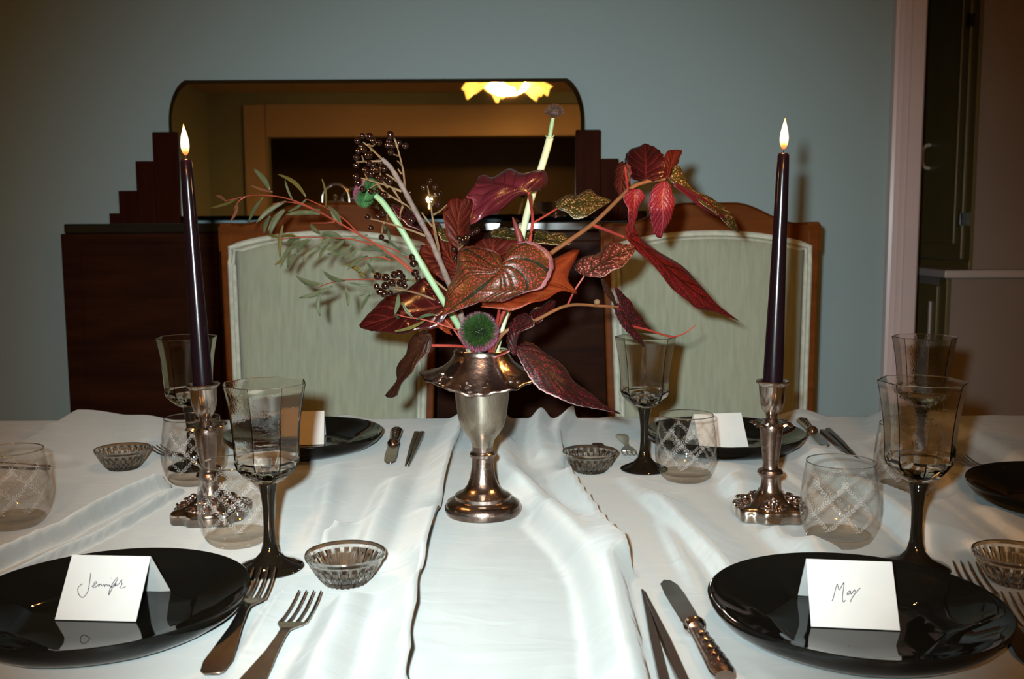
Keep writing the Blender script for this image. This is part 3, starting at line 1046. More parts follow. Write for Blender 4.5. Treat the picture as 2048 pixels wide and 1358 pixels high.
# ------------------------------------------------------------------ goblets
def make_goblet():
    t = thing('goblet', '', 'goblet')
    H = .200
    def oct8(amount):
        def f(th, r, z):
            a = ((th + PI / 8) % (PI / 4)) - PI / 8
            o = r * math.cos(PI / 8) * 1.04 / math.cos(a)
            return r * (1 - amount) + o * amount
        return f
    outer = [(.004, .0930), (.010, .0935), (.016, .0965), (.026, .1045), (.0325, .1125), (.0345, .1190), (.0345, .1260), (.0350, .1400), (.0362, .1560), (.0385, .1740), (.0415, .1910), (.0432, .1992)]
    top = [(.0435, .2000), (.0428, .2005), (.0420, .2000)]
    inner = [(.0402, .1910), (.0370, .1740), (.0346, .1560), (.0332, .1400), (.0324, .1260), (.0318, .1200), (.028, .1130), (.018, .1060), (.008, .1035), (.0005, .1032)]
    m = MB()
    vs, fs = [], []
    n = 64
    prof = [(r, z, .95) for r, z in outer] + [(r, z, .95) for r, z in top] + [(r, z, .95) for r, z in inner]
    for r, z, am in prof:
        f = oct8(am)
        for k in range(n):
            th = 2 * PI * k / n
            rr = f(th, r, z)
            vs.append((rr * math.cos(th), rr * math.sin(th), z))
    for i in range(len(prof) - 1):
        for k in range(n):
            l = (k + 1) % n
            fs.append((i * n + k, i * n + l, (i + 1) * n + l, (i + 1) * n + k))
    fs.append(tuple(reversed(range(n))))
    fs.append(tuple((len(prof) - 1) * n + k for k in range(n)))
    m.add(vs, fs)
    obj('bowl', m, 'goblet_glass', t, angle=22)
    s = MB().lathe([(.0005, 0), (.034, 0), (.0355, .0016), (.034, .0038), (.026, .0068), (.016, .0115), (.0095, .019), (.0068, .030), (.0058, .045), (.0060, .065), (.0078, .082), (.0098, .0915), (.0095, .0945), (.0005, .0960)], 40)
    obj('stem', s, 'black_stem', t, angle=50, label='black glass stem and foot')
    return t
gob0 = make_goblet()
for i, (key, lab, rz) in enumerate((('gob_fl', 'octagonal goblet on a black stem, left front, behind the forks', .25), ('gob_fr', 'octagonal goblet on a black stem, right front, behind the Max plate', .2),
                                    ('gob_bl', 'octagonal black-stemmed goblet behind the leaning left candle', .1), ('gob_bm', 'octagonal black-stemmed goblet standing before the right chair under a drooping leaf', .3),
                                    ('gob_br', 'octagonal black-stemmed goblet at the far right, behind another goblet', .15))):
    o = gob0 if i == 0 else copy_tree(gob0)
    o.location = (POS[key].x, POS[key].y, TZ + .0006)
    o.rotation_euler = (0, 0, rz)
    tag(o, lab, 'goblet', 'black-stemmed goblets')

# ------------------------------------------------------------------ engraved tumblers
def make_tumbler():
    t = thing('tumbler', '', 'tumbler')
    out = [(.0005, .0), (.024, .0), (.029, .0012), (.0345, .0060), (.0395, .0150), (.0430, .0280), (.0440, .0400), (.0432, .0560), (.0412, .0740), (.0390, .0900), (.0383, .0945)]
    top = [(.0379, .0952), (.0374, .0945)]
    inn = [(.0381, .0900), (.0403, .0740), (.0423, .0560), (.0431, .0400), (.0420, .0290), (.0382, .0180), (.032, .0125), (.020, .0100), (.0005, .0095)]
    b = obj('glass', MB().lathe(out[3:] + top + inn[:-3], 64), 'tumbler_glass', t, angle=60)
    obj('glass_base', MB().lathe(out[:4] + [(.0365, .0092), (.0350, .0118), (.0300, .0112), (.020, .0092), (.0005, .0088)], 64), 'base_glass', t, angle=50, label='thick clear glass base')
    obj('rim', MB().lathe([(.03830, .0942), (.03825, .0950), (.03790, .0955), (.03745, .0950), (.03740, .0942)], 64, close=True), 'goblet_glass', t)
    # engraved lattice of sprigs: small leaf-shaped cuts along crossing diagonals
    zr = [p[1] for p in out[3:]]
    rr = [p[0] for p in out[3:]]
    def surf(th, z, off=.00025):
        r = np.interp(z, zr, rr) + off
        return (r * math.cos(th), r * math.sin(th), z)
    g = MB()
    nd = 8
    rnd = random.Random(3)
    for d in (-1, 1):
        for k in range(nd):
            th0 = 2 * PI * k / nd
            steps_ = 26
            for i in range(steps_):
                s = i / (steps_ - 1)
                z = .024 + .054 * s
                th = th0 + d * s * 2 * PI / nd * 1.55
                for side in (-1, 1):
                    la, wd = .0044 * rnd.uniform(.7, 1.2), .0008
                    ang = math.atan2(1.0, d * 1.0) + side * rnd.uniform(.5, 1.0)
                    R0 = np.interp(z, zr, rr)
                    def P(a, b_):
                        dx = (a * math.cos(ang) - b_ * math.sin(ang)) / R0
                        dz = a * math.sin(ang) + b_ * math.cos(ang)
                        return surf(th + dx, z + dz)
                    g.add([P(0, 0), P(la * .5, wd), P(la, 0), P(la * .5, -wd)], [(0, 1, 2, 3)])
                th2 = th0 + d * (i + 1) / (steps_ - 1) * 2 * PI / nd * 1.55
                z2 = .024 + .054 * (i + 1) / (steps_ - 1)
                if i < steps_ - 1:
                    g.add([surf(th - .006, z), surf(th + .006, z), surf(th2 + .006, z2), surf(th2 - .006, z2)], [(0, 1, 2, 3)])
    go = obj('engraving', g, 'etched_glass', b, smooth=False, fix=False, label='engraved lattice of leafy sprigs')
    return t
tum0 = make_tumbler()
for i, (key, lab, rz) in enumerate((('tum_l', 'engraved clear tumbler cut off by the left edge of the photo', .1), ('tum_bl', 'engraved clear tumbler with a goblet stem behind it, beside the left candlestick', .7),
                                    ('tum_fl', 'engraved clear tumbler in front of the left candlestick base', .3), ('tum_bm', 'engraved clear tumbler before the far right plate and blank card', .5),
                                    ('tum_fr', 'engraved clear tumbler beside the right candlestick base, above the Max card', .2), ('tum_br', 'clear tumbler partly hidden behind the right front goblet', .9))):
    o = tum0 if i == 0 else copy_tree(tum0)
    o.location = (POS[key].x, POS[key].y, TZ + .0006)
    o.rotation_euler = (0, 0, rz)
    tag(o, lab, 'tumbler', 'engraved tumblers')

# ------------------------------------------------------------------ cut glass bowls
def bowl_mesh():
    n = 96
    nf = 24
    def flute(am):
        def f(th, r, z):
            a = (th * nf / (2 * PI)) % 1.0
            return r * (1 - am * (1 - abs(math.cos(PI * a))))
        return f
    outer = [(.0005, .0012, 0), (.017, .0012, 0), (.019, .0, .02), (.0225, .0008, .08), (.0275, .0065, .16), (.0325, .0135, .13), (.0365, .0205, .10), (.0385, .0250, .03), (.0405, .0275, 0), (.0412, .0305, 0), (.0405, .0322, 0)]
    inner = [(.0388, .0318, 0), (.0378, .0300, 0), (.0365, .0270, .02), (.0335, .0205, .05), (.0290, .0130, .06), (.0235, .0070, .04), (.016, .0045, 0), (.0005, .0040, 0)]
    vs, fs = [], []
    pr = outer + inner
    for i, (r, z, am) in enumerate(pr):
        f = flute(am)
        for k in range(n):
            th = 2 * PI * k / n + (PI / nf if (i == 4 or i == 6) else 0)
            t0 = 2 * PI * k / n
            rr = f(th, r, z)
            vs.append((rr * math.cos(t0), rr * math.sin(t0), z))
    for i in range(len(pr) - 1):
        for k in range(n):
            l = (k + 1) % n
            fs.append((i * n + k, i * n + l, (i + 1) * n + l, (i + 1) * n + k))
    return MB().add(vs, fs)
bowl0 = None
for key, lab in (('bowl_f', 'small cut-glass bowl on the cloth beside the two left forks'), ('bowl_l', 'small cut-glass bowl half hidden by a cloth fold at the left'),
                 ('bowl_b', 'small cut-glass bowl near the far edge, left of a goblet'), ('bowl_r', 'small cut-glass bowl at the right edge, behind the forks')):
    if bowl0 is None:
        o = bowl0 = obj('glass_bowl', bowl_mesh(), 'cut_glass', angle=18)
    else:
        o = bowl0.copy()
        C.objects.link(o)
    o.location = (POS[key].x, POS[key].y, TZ + .0006)
    tag(o, lab, 'bowl', 'small cut-glass bowls')

# ------------------------------------------------------------------ place cards
PF = TZ + .0008 + .0063                       # plate floor
def card(p0, p1, rise, back, back2, label, strokes=None, quad=None):
    """p0, p1 = front bottom corners (pixels); ridge at +rise, back from the front edge"""
    a, b = on(*p0, PF), on(*p1, PF)
    c = (a + b) / 2
    Wd = (b - a).length
    rz = math.atan2((b - a).y, (b - a).x)
    t = thing('place_card', label, 'card', (c.x, c.y, PF), (0, 0, rz))
    th = .0004
    def leaf(y0, z0, y1, z1, nm):
        d = Vector((0, y1 - y0, z1 - z0)).normalized()
        nn = Vector((0, -d.z, d.y)) * th
        vs = []
        for x in (-Wd / 2, Wd / 2):
            for s in (-1, 1):
                vs += [(x, y0 + s * nn.y, z0 + s * nn.z), (x, y1 + s * nn.y, z1 + s * nn.z)]
        return obj(nm, MB().add(vs, [(0, 1, 5, 4), (2, 6, 7, 3), (0, 4, 6, 2), (1, 3, 7, 5), (0, 2, 3, 1), (4, 5, 7, 6)]), 'card', t, smooth=False)
    fr = leaf(0, .0004, back, rise, 'front_flap')
    leaf(back, rise, back2, .0004, 'back_flap')
    if strokes:
        TL, TR, BL = [np.array(q, float) for q in quad]
        Mx = np.linalg.inv(np.stack([TR - TL, BL - TL], 1))
        Lf = math.hypot(back, rise)
        dy, dz = back / Lf, rise / Lf
        ink = MB()
        for st in strokes:
            S = resample(cat_rom(st, 6), max(6, 4 * len(st)))
            pts = []
            for q in S:
                u, v = Mx @ (q - TL)
                l = (1 - v) * Lf
                pts.append(Vector(((u - .5) * Wd, dy * l - dz * .00075, dz * l + dy * .00075)))
            ink.tube(pts, .00034, 6)
        obj('handwriting', ink, 'ink', fr, label='handwritten name in dark ink')
    return t

def zs(pts, ox, oy, k):
    return [(ox + x / k, oy + y / k) for x, y in pts]
JEN = [zs(q, 140, 1130, 15.75) for q in (
    [(612, 235), (590, 400), (565, 640), (530, 820), (460, 950), (360, 1030), (260, 950), (215, 820), (225, 710), (290, 640), (360, 590)],
    [(640, 670), (690, 665), (760, 600), (800, 530), (760, 525), (710, 590), (680, 670), (720, 715), (790, 670), (850, 610)],
    [(880, 590), (855, 690), (880, 630), (930, 600), (950, 650), (985, 640), (1010, 600)],
    [(1030, 600), (1045, 680), (1065, 620), (1110, 605), (1130, 640), (1165, 650), (1190, 610), (1200, 660), (1240, 680)],
    [(1235, 690), (1300, 560), (1400, 420), (1450, 385), (1440, 450), (1340, 600), (1220, 720), (1180, 880), (1170, 950), (1220, 860), (1290, 690)],
    [(1240, 400), (1246, 412)],
    [(1240, 690), (1310, 685), (1380, 620), (1420, 575), (1370, 600), (1350, 650), (1400, 640), (1480, 590), (1550, 480), (1605, 450), (1560, 490), (1580, 570), (1560, 640), (1510, 690), (1560, 715), (1650, 690), (1700, 650)])]
MAX = [zs(q, 1640, 1140, 16.97) for q in (
    [(465, 1040), (520, 920), (600, 660), (660, 480), (685, 430), (700, 500), (715, 600), (740, 660), (790, 590), (850, 490), (925, 380), (915, 470), (895, 600), (850, 820), (835, 980), (850, 1070), (890, 1070), (930, 1010)],
    [(1140, 700), (1090, 690), (1020, 760), (1005, 820), (1050, 815), (1110, 740), (1140, 690), (1125, 760), (1145, 800), (1200, 740), (1275, 640), (1290, 700), (1325, 765)],
    [(1480, 580), (1380, 680), (1270, 800), (1180, 920), (1120, 1030), (1115, 1080)])]
card((110, 1240), (272, 1244), .049, .036, .076, 'white folded place card reading Jennifer, on the left black plate', JEN, ((140, 1108), (297, 1110), (110, 1240)))
card((1622, 1254), (1800, 1262), .050, .036, .076, 'white folded place card reading Max, on the right black plate', MAX, ((1618, 1112), (1797, 1120), (1622, 1254)))
card((560, 892), (648, 889), .050, .034, .072, 'blank back of a folded card on the far left plate, behind a goblet')
card((1400, 898), (1497, 894), .050, .034, .072, 'blank back of a folded card on the far right plate')

# ------------------------------------------------------------------ cutlery and chopsticks
def fork_parts(t, L=.19):
    """local: handle end at y=0, tines at +y, face up"""
    n = 40
    vs, fs = [], []
    prof = [(0, .0065, .004), (.004, .0095, .0036), (.02, .0115, .0034), (.045, .0090, .0040), (.075, .0056, .0055), (.100, .0042, .0075), (.112, .0046, .0080), (.120, .0085, .0072), (.127, .0118, .0058), (.134, .0125, .0050)]
    for y, hw, z in prof:
        vs += [(-hw, y, z), (hw, y, z), (hw * .8, y, z - .0022), (-hw * .8, y, z - .0022)]
    for i in range(len(prof) - 1):
        for k in range(4):
            l = (k + 1) % 4
            fs.append((i * 4 + k, i * 4 + l, i * 4 + 4 + l, i * 4 + 4 + k))
    fs += [(0, 3, 2, 1), tuple(4 * (len(prof) - 1) + k for k in range(4))]
    b = obj('handle', MB().add(vs, fs), 'cutlery', t, bevel=.0008, angle=50)
    for k in range(4):
        x = -.0107 + .00713 * k
        tp_ = [(.132, .0017, .0052), (.145, .0015, .0046), (.160, .0013, .0055), (.176, .0011, .0085), (.188, .0006, .0120)]
        vs, fs = [], []
        for y, hw, z in tp_:
            xx = x * (1 - .08 * (y - .132) / .056)
            vs += [(xx - hw, y, z), (xx + hw, y, z), (xx + hw, y, z - .0016), (xx - hw, y, z - .0016)]
        for i in range(len(tp_) - 1):
            for q in range(4):
                l = (q + 1) % 4
                fs.append((i * 4 + q, i * 4 + l, i * 4 + 4 + l, i * 4 + 4 + q))
        fs += [(0, 3, 2, 1), tuple(4 * (len(tp_) - 1) + q for q in range(4))]
        obj('tine', MB().add(vs, fs), 'cutlery', t, bevel=.0004, angle=50)

def knife_parts(t):
    vs, fs = [], []
    prof = [(.0, .0075, .0075), (.008, .0095, .0085), (.03, .0088, .0080), (.06, .0075, .0072), (.085, .0062, .0066), (.09, .0072, .0072)]
    h = MB()
    n = 12
    for y, hw, hz in prof:
        for k in range(n):
            a = 2 * PI * k / n
            vs.append((hw * math.cos(a), y, .0075 + hz * .62 * math.sin(a)))
    for i in range(len(prof) - 1):
        for k in range(n):
            l = (k + 1) % n
            fs.append((i * n + k, i * n + l, i * n + n + l, i * n + n + k))
    fs += [tuple(reversed(range(n))), tuple((len(prof) - 1) * n + k for k in range(n))]
    hd = obj('handle', h.add(vs, fs), 'silver_tarnish', t, angle=50)
    orn = MB()
    for y, s in ((.012, 1.0), (.024, .9), (.036, .8), (.05, .75), (.064, .65)):
        orn.tube(cat_rom([(-.006 * s, y, .0122), (-.002 * s, y + .005, .0132), (.002 * s, y - .001, .0132), (.006 * s, y + .005, .0122)], 4), .0011, 6)
        orn.ball((0, y + .007, .0128), .0017, 8, 6)
    obj('scrollwork', orn, 'silver_tarnish', hd)
    obj('bolster', MB().tube([(0, .086, .0075), (0, .089, .0075), (0, .092, .0075), (0, .095, .0075), (0, .0985, .0077), (0, .1005, .0078)], [.0066, .0085, .0092, .0074, .0045, .0008], 14), 'cutlery', t, angle=50)
    bl = [(-.0062, .094), (-.0082, .104), (-.0088, .13), (-.0090, .165), (-.0075, .188), (-.002, .198), (.004, .196), (.0075, .186), (.0085, .165), (.0082, .13), (.0076, .104), (.0062, .094)]
    n = len(bl)
    m = MB().add([(x, y, .0086) for x, y in bl] + [(x, y, .0068) for x, y in bl], [tuple(range(n)), tuple(reversed(range(n, 2 * n)))] + [(k, n + k, n + (k + 1) % n, (k + 1) % n) for k in range(n)])
    obj('blade', m, 'cutlery', t, smooth=False, bevel=.0005)

def place(name, label, cat, maker, tip, hnd, L, group, ha=None, hb=.003, zt=.012, scale=1.0, proto={}):
    """tip / hnd: pixels of the tip and of a point on the handle, ha / hb: their heights above the table"""
    ha = zt + .002 if ha is None else ha
    a, b = on(tip[0], tip[1], TZ + ha), on(hnd[0], hnd[1], TZ + hb)
    d = a - b
    run = math.hypot(d.x, d.y)
    sl = ((ha - zt) - hb) / run
    rz = math.atan2(d.y, d.x) - PI / 2
    e_ = Vector((d.x / run, d.y / run, 0))
    if name not in proto:
        t = thing(name, label, cat)
        maker(t)
        proto[name] = t
    else:
        t = copy_tree(proto[name])
        tag(t, label, cat)
    base = a - e_ * L * scale
    t.location = (base.x, base.y, TZ + ha - zt * scale - sl * L * scale)
    t.rotation_euler = (math.atan(sl), 0, rz)
    t.scale = (scale,) * 3
    t['group'] = group
    LIES.append((a, base))
    return t
LIES = []
G = 'silver forks'
place('fork', 'silver fork whose tines cross the foot of the left goblet', 'fork', fork_parts, (529, 1133), (436, 1328), .188, G, ha=.024, hb=.006, scale=1.1)
place('fork', 'silver fork lying in front of the cut-glass bowl', 'fork', fork_parts, (620, 1180), (520, 1345), .188, G, scale=1.1)
place('fork', 'silver fork leaning against the right edge of the Max plate', 'fork', fork_parts, (1928, 1120), (2030, 1275), .188, G, ha=.026, hb=.006, scale=1.1)
place('fork', 'silver fork cut off by the right edge, below the glass bowl', 'fork', fork_parts, (2026, 1182), (2110, 1310), .188, G, ha=.02, scale=1.1)
place('fork', 'silver fork on the far side with tines toward the near goblet foot', 'fork', fork_parts, (1264, 908), (1238, 862), .188, G)
place('fork', 'silver fork mostly hidden behind the far glass bowl', 'fork', fork_parts, (1208, 930), (1190, 868), .188, G)
place('fork', 'silver fork half buried in the cloth fold at the left', 'fork', fork_parts, (309, 890), (420, 935), .188, G)
place('fork', 'silver fork at the right, tucked under the cut-off plate', 'fork', fork_parts, (1915, 905), (2040, 975), .188, G)
G = 'table knives'
place('table_knife', 'silver table knife with ornate handle, left of the Max plate', 'knife', knife_parts, (1332, 1160), (1425, 1330), .198, G, zt=.008, scale=1.1)
place('table_knife', 'silver table knife on the far side, right of the far left plate', 'knife', knife_parts, (778, 926), (796, 856), .198, G, ha=.008, hb=.010, zt=.008, scale=1.1)
place('table_knife', 'silver table knife on the far side, right of the far right plate', 'knife', knife_parts, (1652, 892), (1606, 852), .198, G, zt=.008, scale=1.1)

def stick_parts(L):
    def f(t):
        vs, fs = [], []
        for y, r in ((0, .0040), (.1, .0036), (L - .001, .0013), (L, .0008)):
            vs += [(-r, y, .0), (r, y, 0), (r, y, 2 * r), (-r, y, 2 * r)]
        for i in range(3):
            for k in range(4):
                l = (k + 1) % 4
                fs.append((i * 4 + k, i * 4 + l, i * 4 + 4 + l, i * 4 + 4 + k))
        fs += [(0, 3, 2, 1), (12, 13, 14, 15)]
        obj('shaft', MB().add(vs, fs), 'chopstick', t, smooth=False, bevel=.0006)
    return f
def chop(tip, hnd, label, **k):
    place('chopstick', label, 'chopstick', stick_parts(.225), tip, hnd, .225, 'dark chopsticks', zt=.001, **k)
chop((1284, 1180), (1322, 1350), 'left of the two dark chopsticks beside the ornate knife')
chop((1288, 1184), (1356, 1350), 'right of the two dark chopsticks beside the ornate knife')
chop((811, 932), (838, 858), 'left of the two dark chopsticks beyond the central cloth ridge')
chop((817, 932), (850, 858), 'right of the two dark chopsticks beyond the central cloth ridge')
chop((1716, 928), (1628, 854), 'left of the two dark chopsticks behind the right candlestick')
chop((1722, 924), (1644, 854), 'right of the two dark chopsticks behind the right candlestick')
chop((102, 932), (-80, 930), 'dark chopstick seen through the tumbler at the left edge, upper one', ha=.012, hb=.022)
chop((101, 938), (-80, 940), 'dark chopstick seen through the tumbler at the left edge, lower one', ha=.012, hb=.022)

# ------------------------------------------------------------------ candlesticks and candles
def candlestick(key, label, tilt):
    p_ = POS[key]
    t = thing('candlestick', label, 'candlestick', (p_.x, p_.y, TZ + .0006), (0, R(tilt), R(38)), 'silver candlesticks')
    def lob(th, r, z):
        k = min(1, max(0, (r - .018) / .02))
        return r * (1 + k * (.055 * math.cos(4 * th) + .05 * math.cos(8 * th + .4) + .03 * math.cos(12 * th)))
    b = obj('base', MB().lathe([(.0005, 0), (.044, 0), (.046, .003), (.046, .013), (.0445, .016), (.041, .0175), (.034, .019), (.027, .0215), (.020, .0265), (.0155, .031), (.0145, .034), (.0005, .035)], 96, lob), 'silver', t, angle=45)
    o = MB()
    rnd = random.Random(5)
    for k in range(4):
        a = PI / 4 + k * PI / 2
        for j in range(14):
            rr = .022 + .020 * rnd.random()
            aa = a + rnd.uniform(-.33, .33)
            z = .031 - (rr - .018) * .72
            o.ball((rr * math.cos(aa), rr * math.sin(aa), z), (rnd.uniform(.0022, .0048), rnd.uniform(.0022, .0048), rnd.uniform(.002, .004)), 8, 6)
        for sgn in (-1, 1):
            sp_ = []
            for i in range(18):
                q = i / 17
                ph = q * 2.3 * PI
                r2 = .0085 * (1 - .75 * q)
                ca = a + sgn * .30
                cx_, cy_ = .033 * math.cos(ca), .033 * math.sin(ca)
                sp_.append((cx_ + r2 * math.cos(ph * sgn + a), cy_ + r2 * math.sin(ph * sgn + a), .0205 + .0015 * q))
            o.tube(sp_, .0014, 6)
    obj('scroll_ornament', o, 'silver_tarnish', b)
    obj('shaft', MB().lathe([(.0135, .032), (.0118, .037), (.0105, .045), (.0105, .050), (.0150, .0525), (.0160, .0555), (.0145, .059), (.0100, .061), (.0092, .066), (.0115, .085), (.0135, .105), (.0150, .116), (.0140, .1185), (.0085, .120), (.0065, .124)], 40), 'silver_tarnish', t, angle=40)
    # ragged drip collar
    vs, fs = [], []
    n = 72
    for s, (r, z) in enumerate(((.010, .1185), (.016, .1200), (.0215, .1190), (.0235, .1165), (.0225, .1158), (.0205, .1178), (.015, .1186), (.010, .1172))):
        for k in range(n):
            a = 2 * PI * k / n
            am = max(0, (r - .014) / .01)
            rr = r * (1 + am * (.10 * math.cos(6 * a) + .07 * math.cos(17 * a) + .04 * math.cos(29 * a)))
            vs.append((rr * math.cos(a), rr * math.sin(a), z + am * .0016 * math.sin(12 * a)))
    for i in range(8):
        j = (i + 1) % 8
        for k in range(n):
            l = (k + 1) % n
            fs.append((i * n + k, i * n + l, j * n + l, j * n + k))
    obj('drip_collar', MB().add(vs, fs), 'silver', t, angle=35)
    obj('socket', MB().lathe([(.0065, .120), (.0072, .126), (.0080, .129), (.0125, .136), (.0150, .145), (.0160, .158), (.0165, .165), (.0200, .1685), (.0205, .1700), (.0195, .1712), (.0150, .1702), (.0135, .168), (.0132, .152), (.0005, .150)], 40), 'silver', t, angle=40)
    return t
st_l = candlestick('stick_l', 'ornate silver candlestick at the left, holding the leaning dark candle', -1.6)
st_r = candlestick('stick_r', 'ornate silver candlestick at the right, holding the upright dark candle', 0.3)

def candle(stick, top_px, label):
    Mx = Matrix.LocRotScale(stick.location, stick.rotation_euler, None)
    b = Mx @ Vector((0, 0, .1525))
    top = at(top_px[0], top_px[1], b.y)
    d = top - b
    L = d.length
    q = d.to_track_quat('Z', 'Y').to_euler()
    t = thing('taper_candle', label, 'candle', b, q, 'lit dark taper candles')
    pr = [(.0005, 0), (.0120, 0)]
    for i in range(13):
        s = i / 12
        pr.append((.0122 - .0055 * s ** 1.1 + .0003 * math.sin(9 * s), L * (.004 + .986 * s)))
    pr += [(.0058, L * .997), (.0045, L), (.003, L - .0015), (.0005, L - .002)]
    obj('wax', MB().lathe(pr, 32), 'candle_wax', t)
    wk = cat_rom([(0, 0, L - .003), (.0002, 0, L + .004), (.0012, 0, L + .0075)], 4)
    obj('wick', MB().tube(wk, .0008, 6), 'wick', t)
    fp = []
    for i in range(17):
        s = i / 16
        r = .0056 * math.sin(PI * s ** .72) ** .9 * (1 - .25 * s) if 0 < s < 1 else .0002
        fp.append((max(r, .0002), L + .0035 + .038 * s))
    obj('flame', MB().lathe(fp, 20), 'flame', t, label='bright yellow flame')
    l = bpy.data.lights.new('candle_light', 'POINT')
    l.energy = 2.8
    l.color = (1.0, .47, .14)
    l.shadow_soft_size = .012
    lo = bpy.data.objects.new('candle_light', l)
    C.objects.link(lo)
    lo.location = top + Vector((0, 0, .055))
    return t
candle(st_l, (372, 318), 'tall black lit candle leaning in the left candlestick')
candle(st_r, (1567, 306), 'tall black lit candle standing upright in the right candlestick')

# ------------------------------------------------------------------ vase
VP = POS['vase']
va = thing('silver_vase', 'silver pedestal vase with flaring ruffled collar, holding the bouquet', 'vase', (VP.x, VP.y, TZ + .0006))
obj('foot', MB().lathe([(.0005, 0), (.0465, 0), (.0485, .004), (.0485, .009), (.0455, .015), (.0400, .0185), (.0360, .0195), (.0355, .0235), (.0330, .0255), (.0255, .0290), (.0195, .0365), (.0160, .0470), (.0138, .0600), (.0132, .0715),
                         (.0160, .0730), (.0165, .0765), (.0150, .0790), (.0130, .0800), (.0130, .0900), (.0150, .0960)], 56), 'silver_tarnish', va, angle=35)
def flt(th, r, z):
    return r * (1 + .012 * math.cos(8 * th))
obj('body', MB().lathe([(.0130, .0860), (.0150, .0945), (.0215, .1030), (.0270, .1120), (.0302, .1240), (.0322, .1400), (.0340, .1550), (.0360, .1690), (.0368, .1740), (.0350, .1740), (.0325, .1560), (.0290, .1250), (.0200, .1060), (.0005, .1000)], 64, flt), 'silver_brushed', va, angle=35)
vs, fs = [], []
n = 96
ringp = [(.0310, .2080), (.0335, .2095), (.0350, .2075), (.0345, .2045), (.0352, .2030), (.0365, .2000), (.0400, .1935), (.0470, .1850), (.0560, .1780), (.0640, .1735), (.0680, .1720)]
for i, (r, z) in enumerate(ringp):
    k_ = max(0, (r - .036) / .032)
    for k in range(n):
        a = 2 * PI * k / n
        rr = r * (1 + k_ * (.12 * math.cos(2 * (a - PI)) + .035 * math.cos(6 * a) + .02 * math.cos(14 * a + .5)))
        dz = k_ * (.009 * math.cos(2 * (a - PI)) + .0015 * math.cos(6 * a + .8) + .0009 * math.cos(19 * a)) - .002 * k_
        vs.append((rr * math.cos(a), rr * math.sin(a), z + dz))
for i in range(len(ringp) - 1):
    for k in range(n):
        l = (k + 1) % n
        fs.append((i * n + k, i * n + l, (i + 1) * n + l, (i + 1) * n + k))
colr = obj('collar', MB().add(vs, fs), 'silver_tarnish', va, angle=60, label='tarnished ruffled collar')
colr.modifiers.new('thick', 'SOLIDIFY').thickness = .0022
colr.modifiers['thick'].offset = -1
orn = MB()
rnd = random.Random(9)
for k in range(60):
    a = rnd.uniform(0, 2 * PI)
    q = rnd.uniform(.45, 1.0)
    r = .040 + .026 * q
    i = np.interp(r, [p[0] for p in ringp[5:]], [p[1] for p in ringp[5:]])
    k_ = max(0, (r - .036) / .032)
    rr = r * (1 + k_ * (.12 * math.cos(2 * (a - PI)) + .035 * math.cos(6 * a)))
    dz = k_ * (.009 * math.cos(2 * (a - PI)) + .0015 * math.cos(6 * a + .8)) - .002 * k_
    orn.ball((rr * math.cos(a), rr * math.sin(a), i + dz + .0004), (rnd.uniform(.0015, .0045), rnd.uniform(.0015, .0045), .0016), 8, 5)
obj('relief', orn, 'silver_tarnish', colr)['kind'] = 'stuff'
VT = Vector((VP.x, VP.y, TZ + .195))          # mouth of the vase

# ------------------------------------------------------------------ bouquet
def stem_pts(pts, n=6):
    """pts: (px, py, Y) list -> smooth world polyline"""
    return [Vector(p) for p in cat_rom([at(*p) for p in pts], n)]

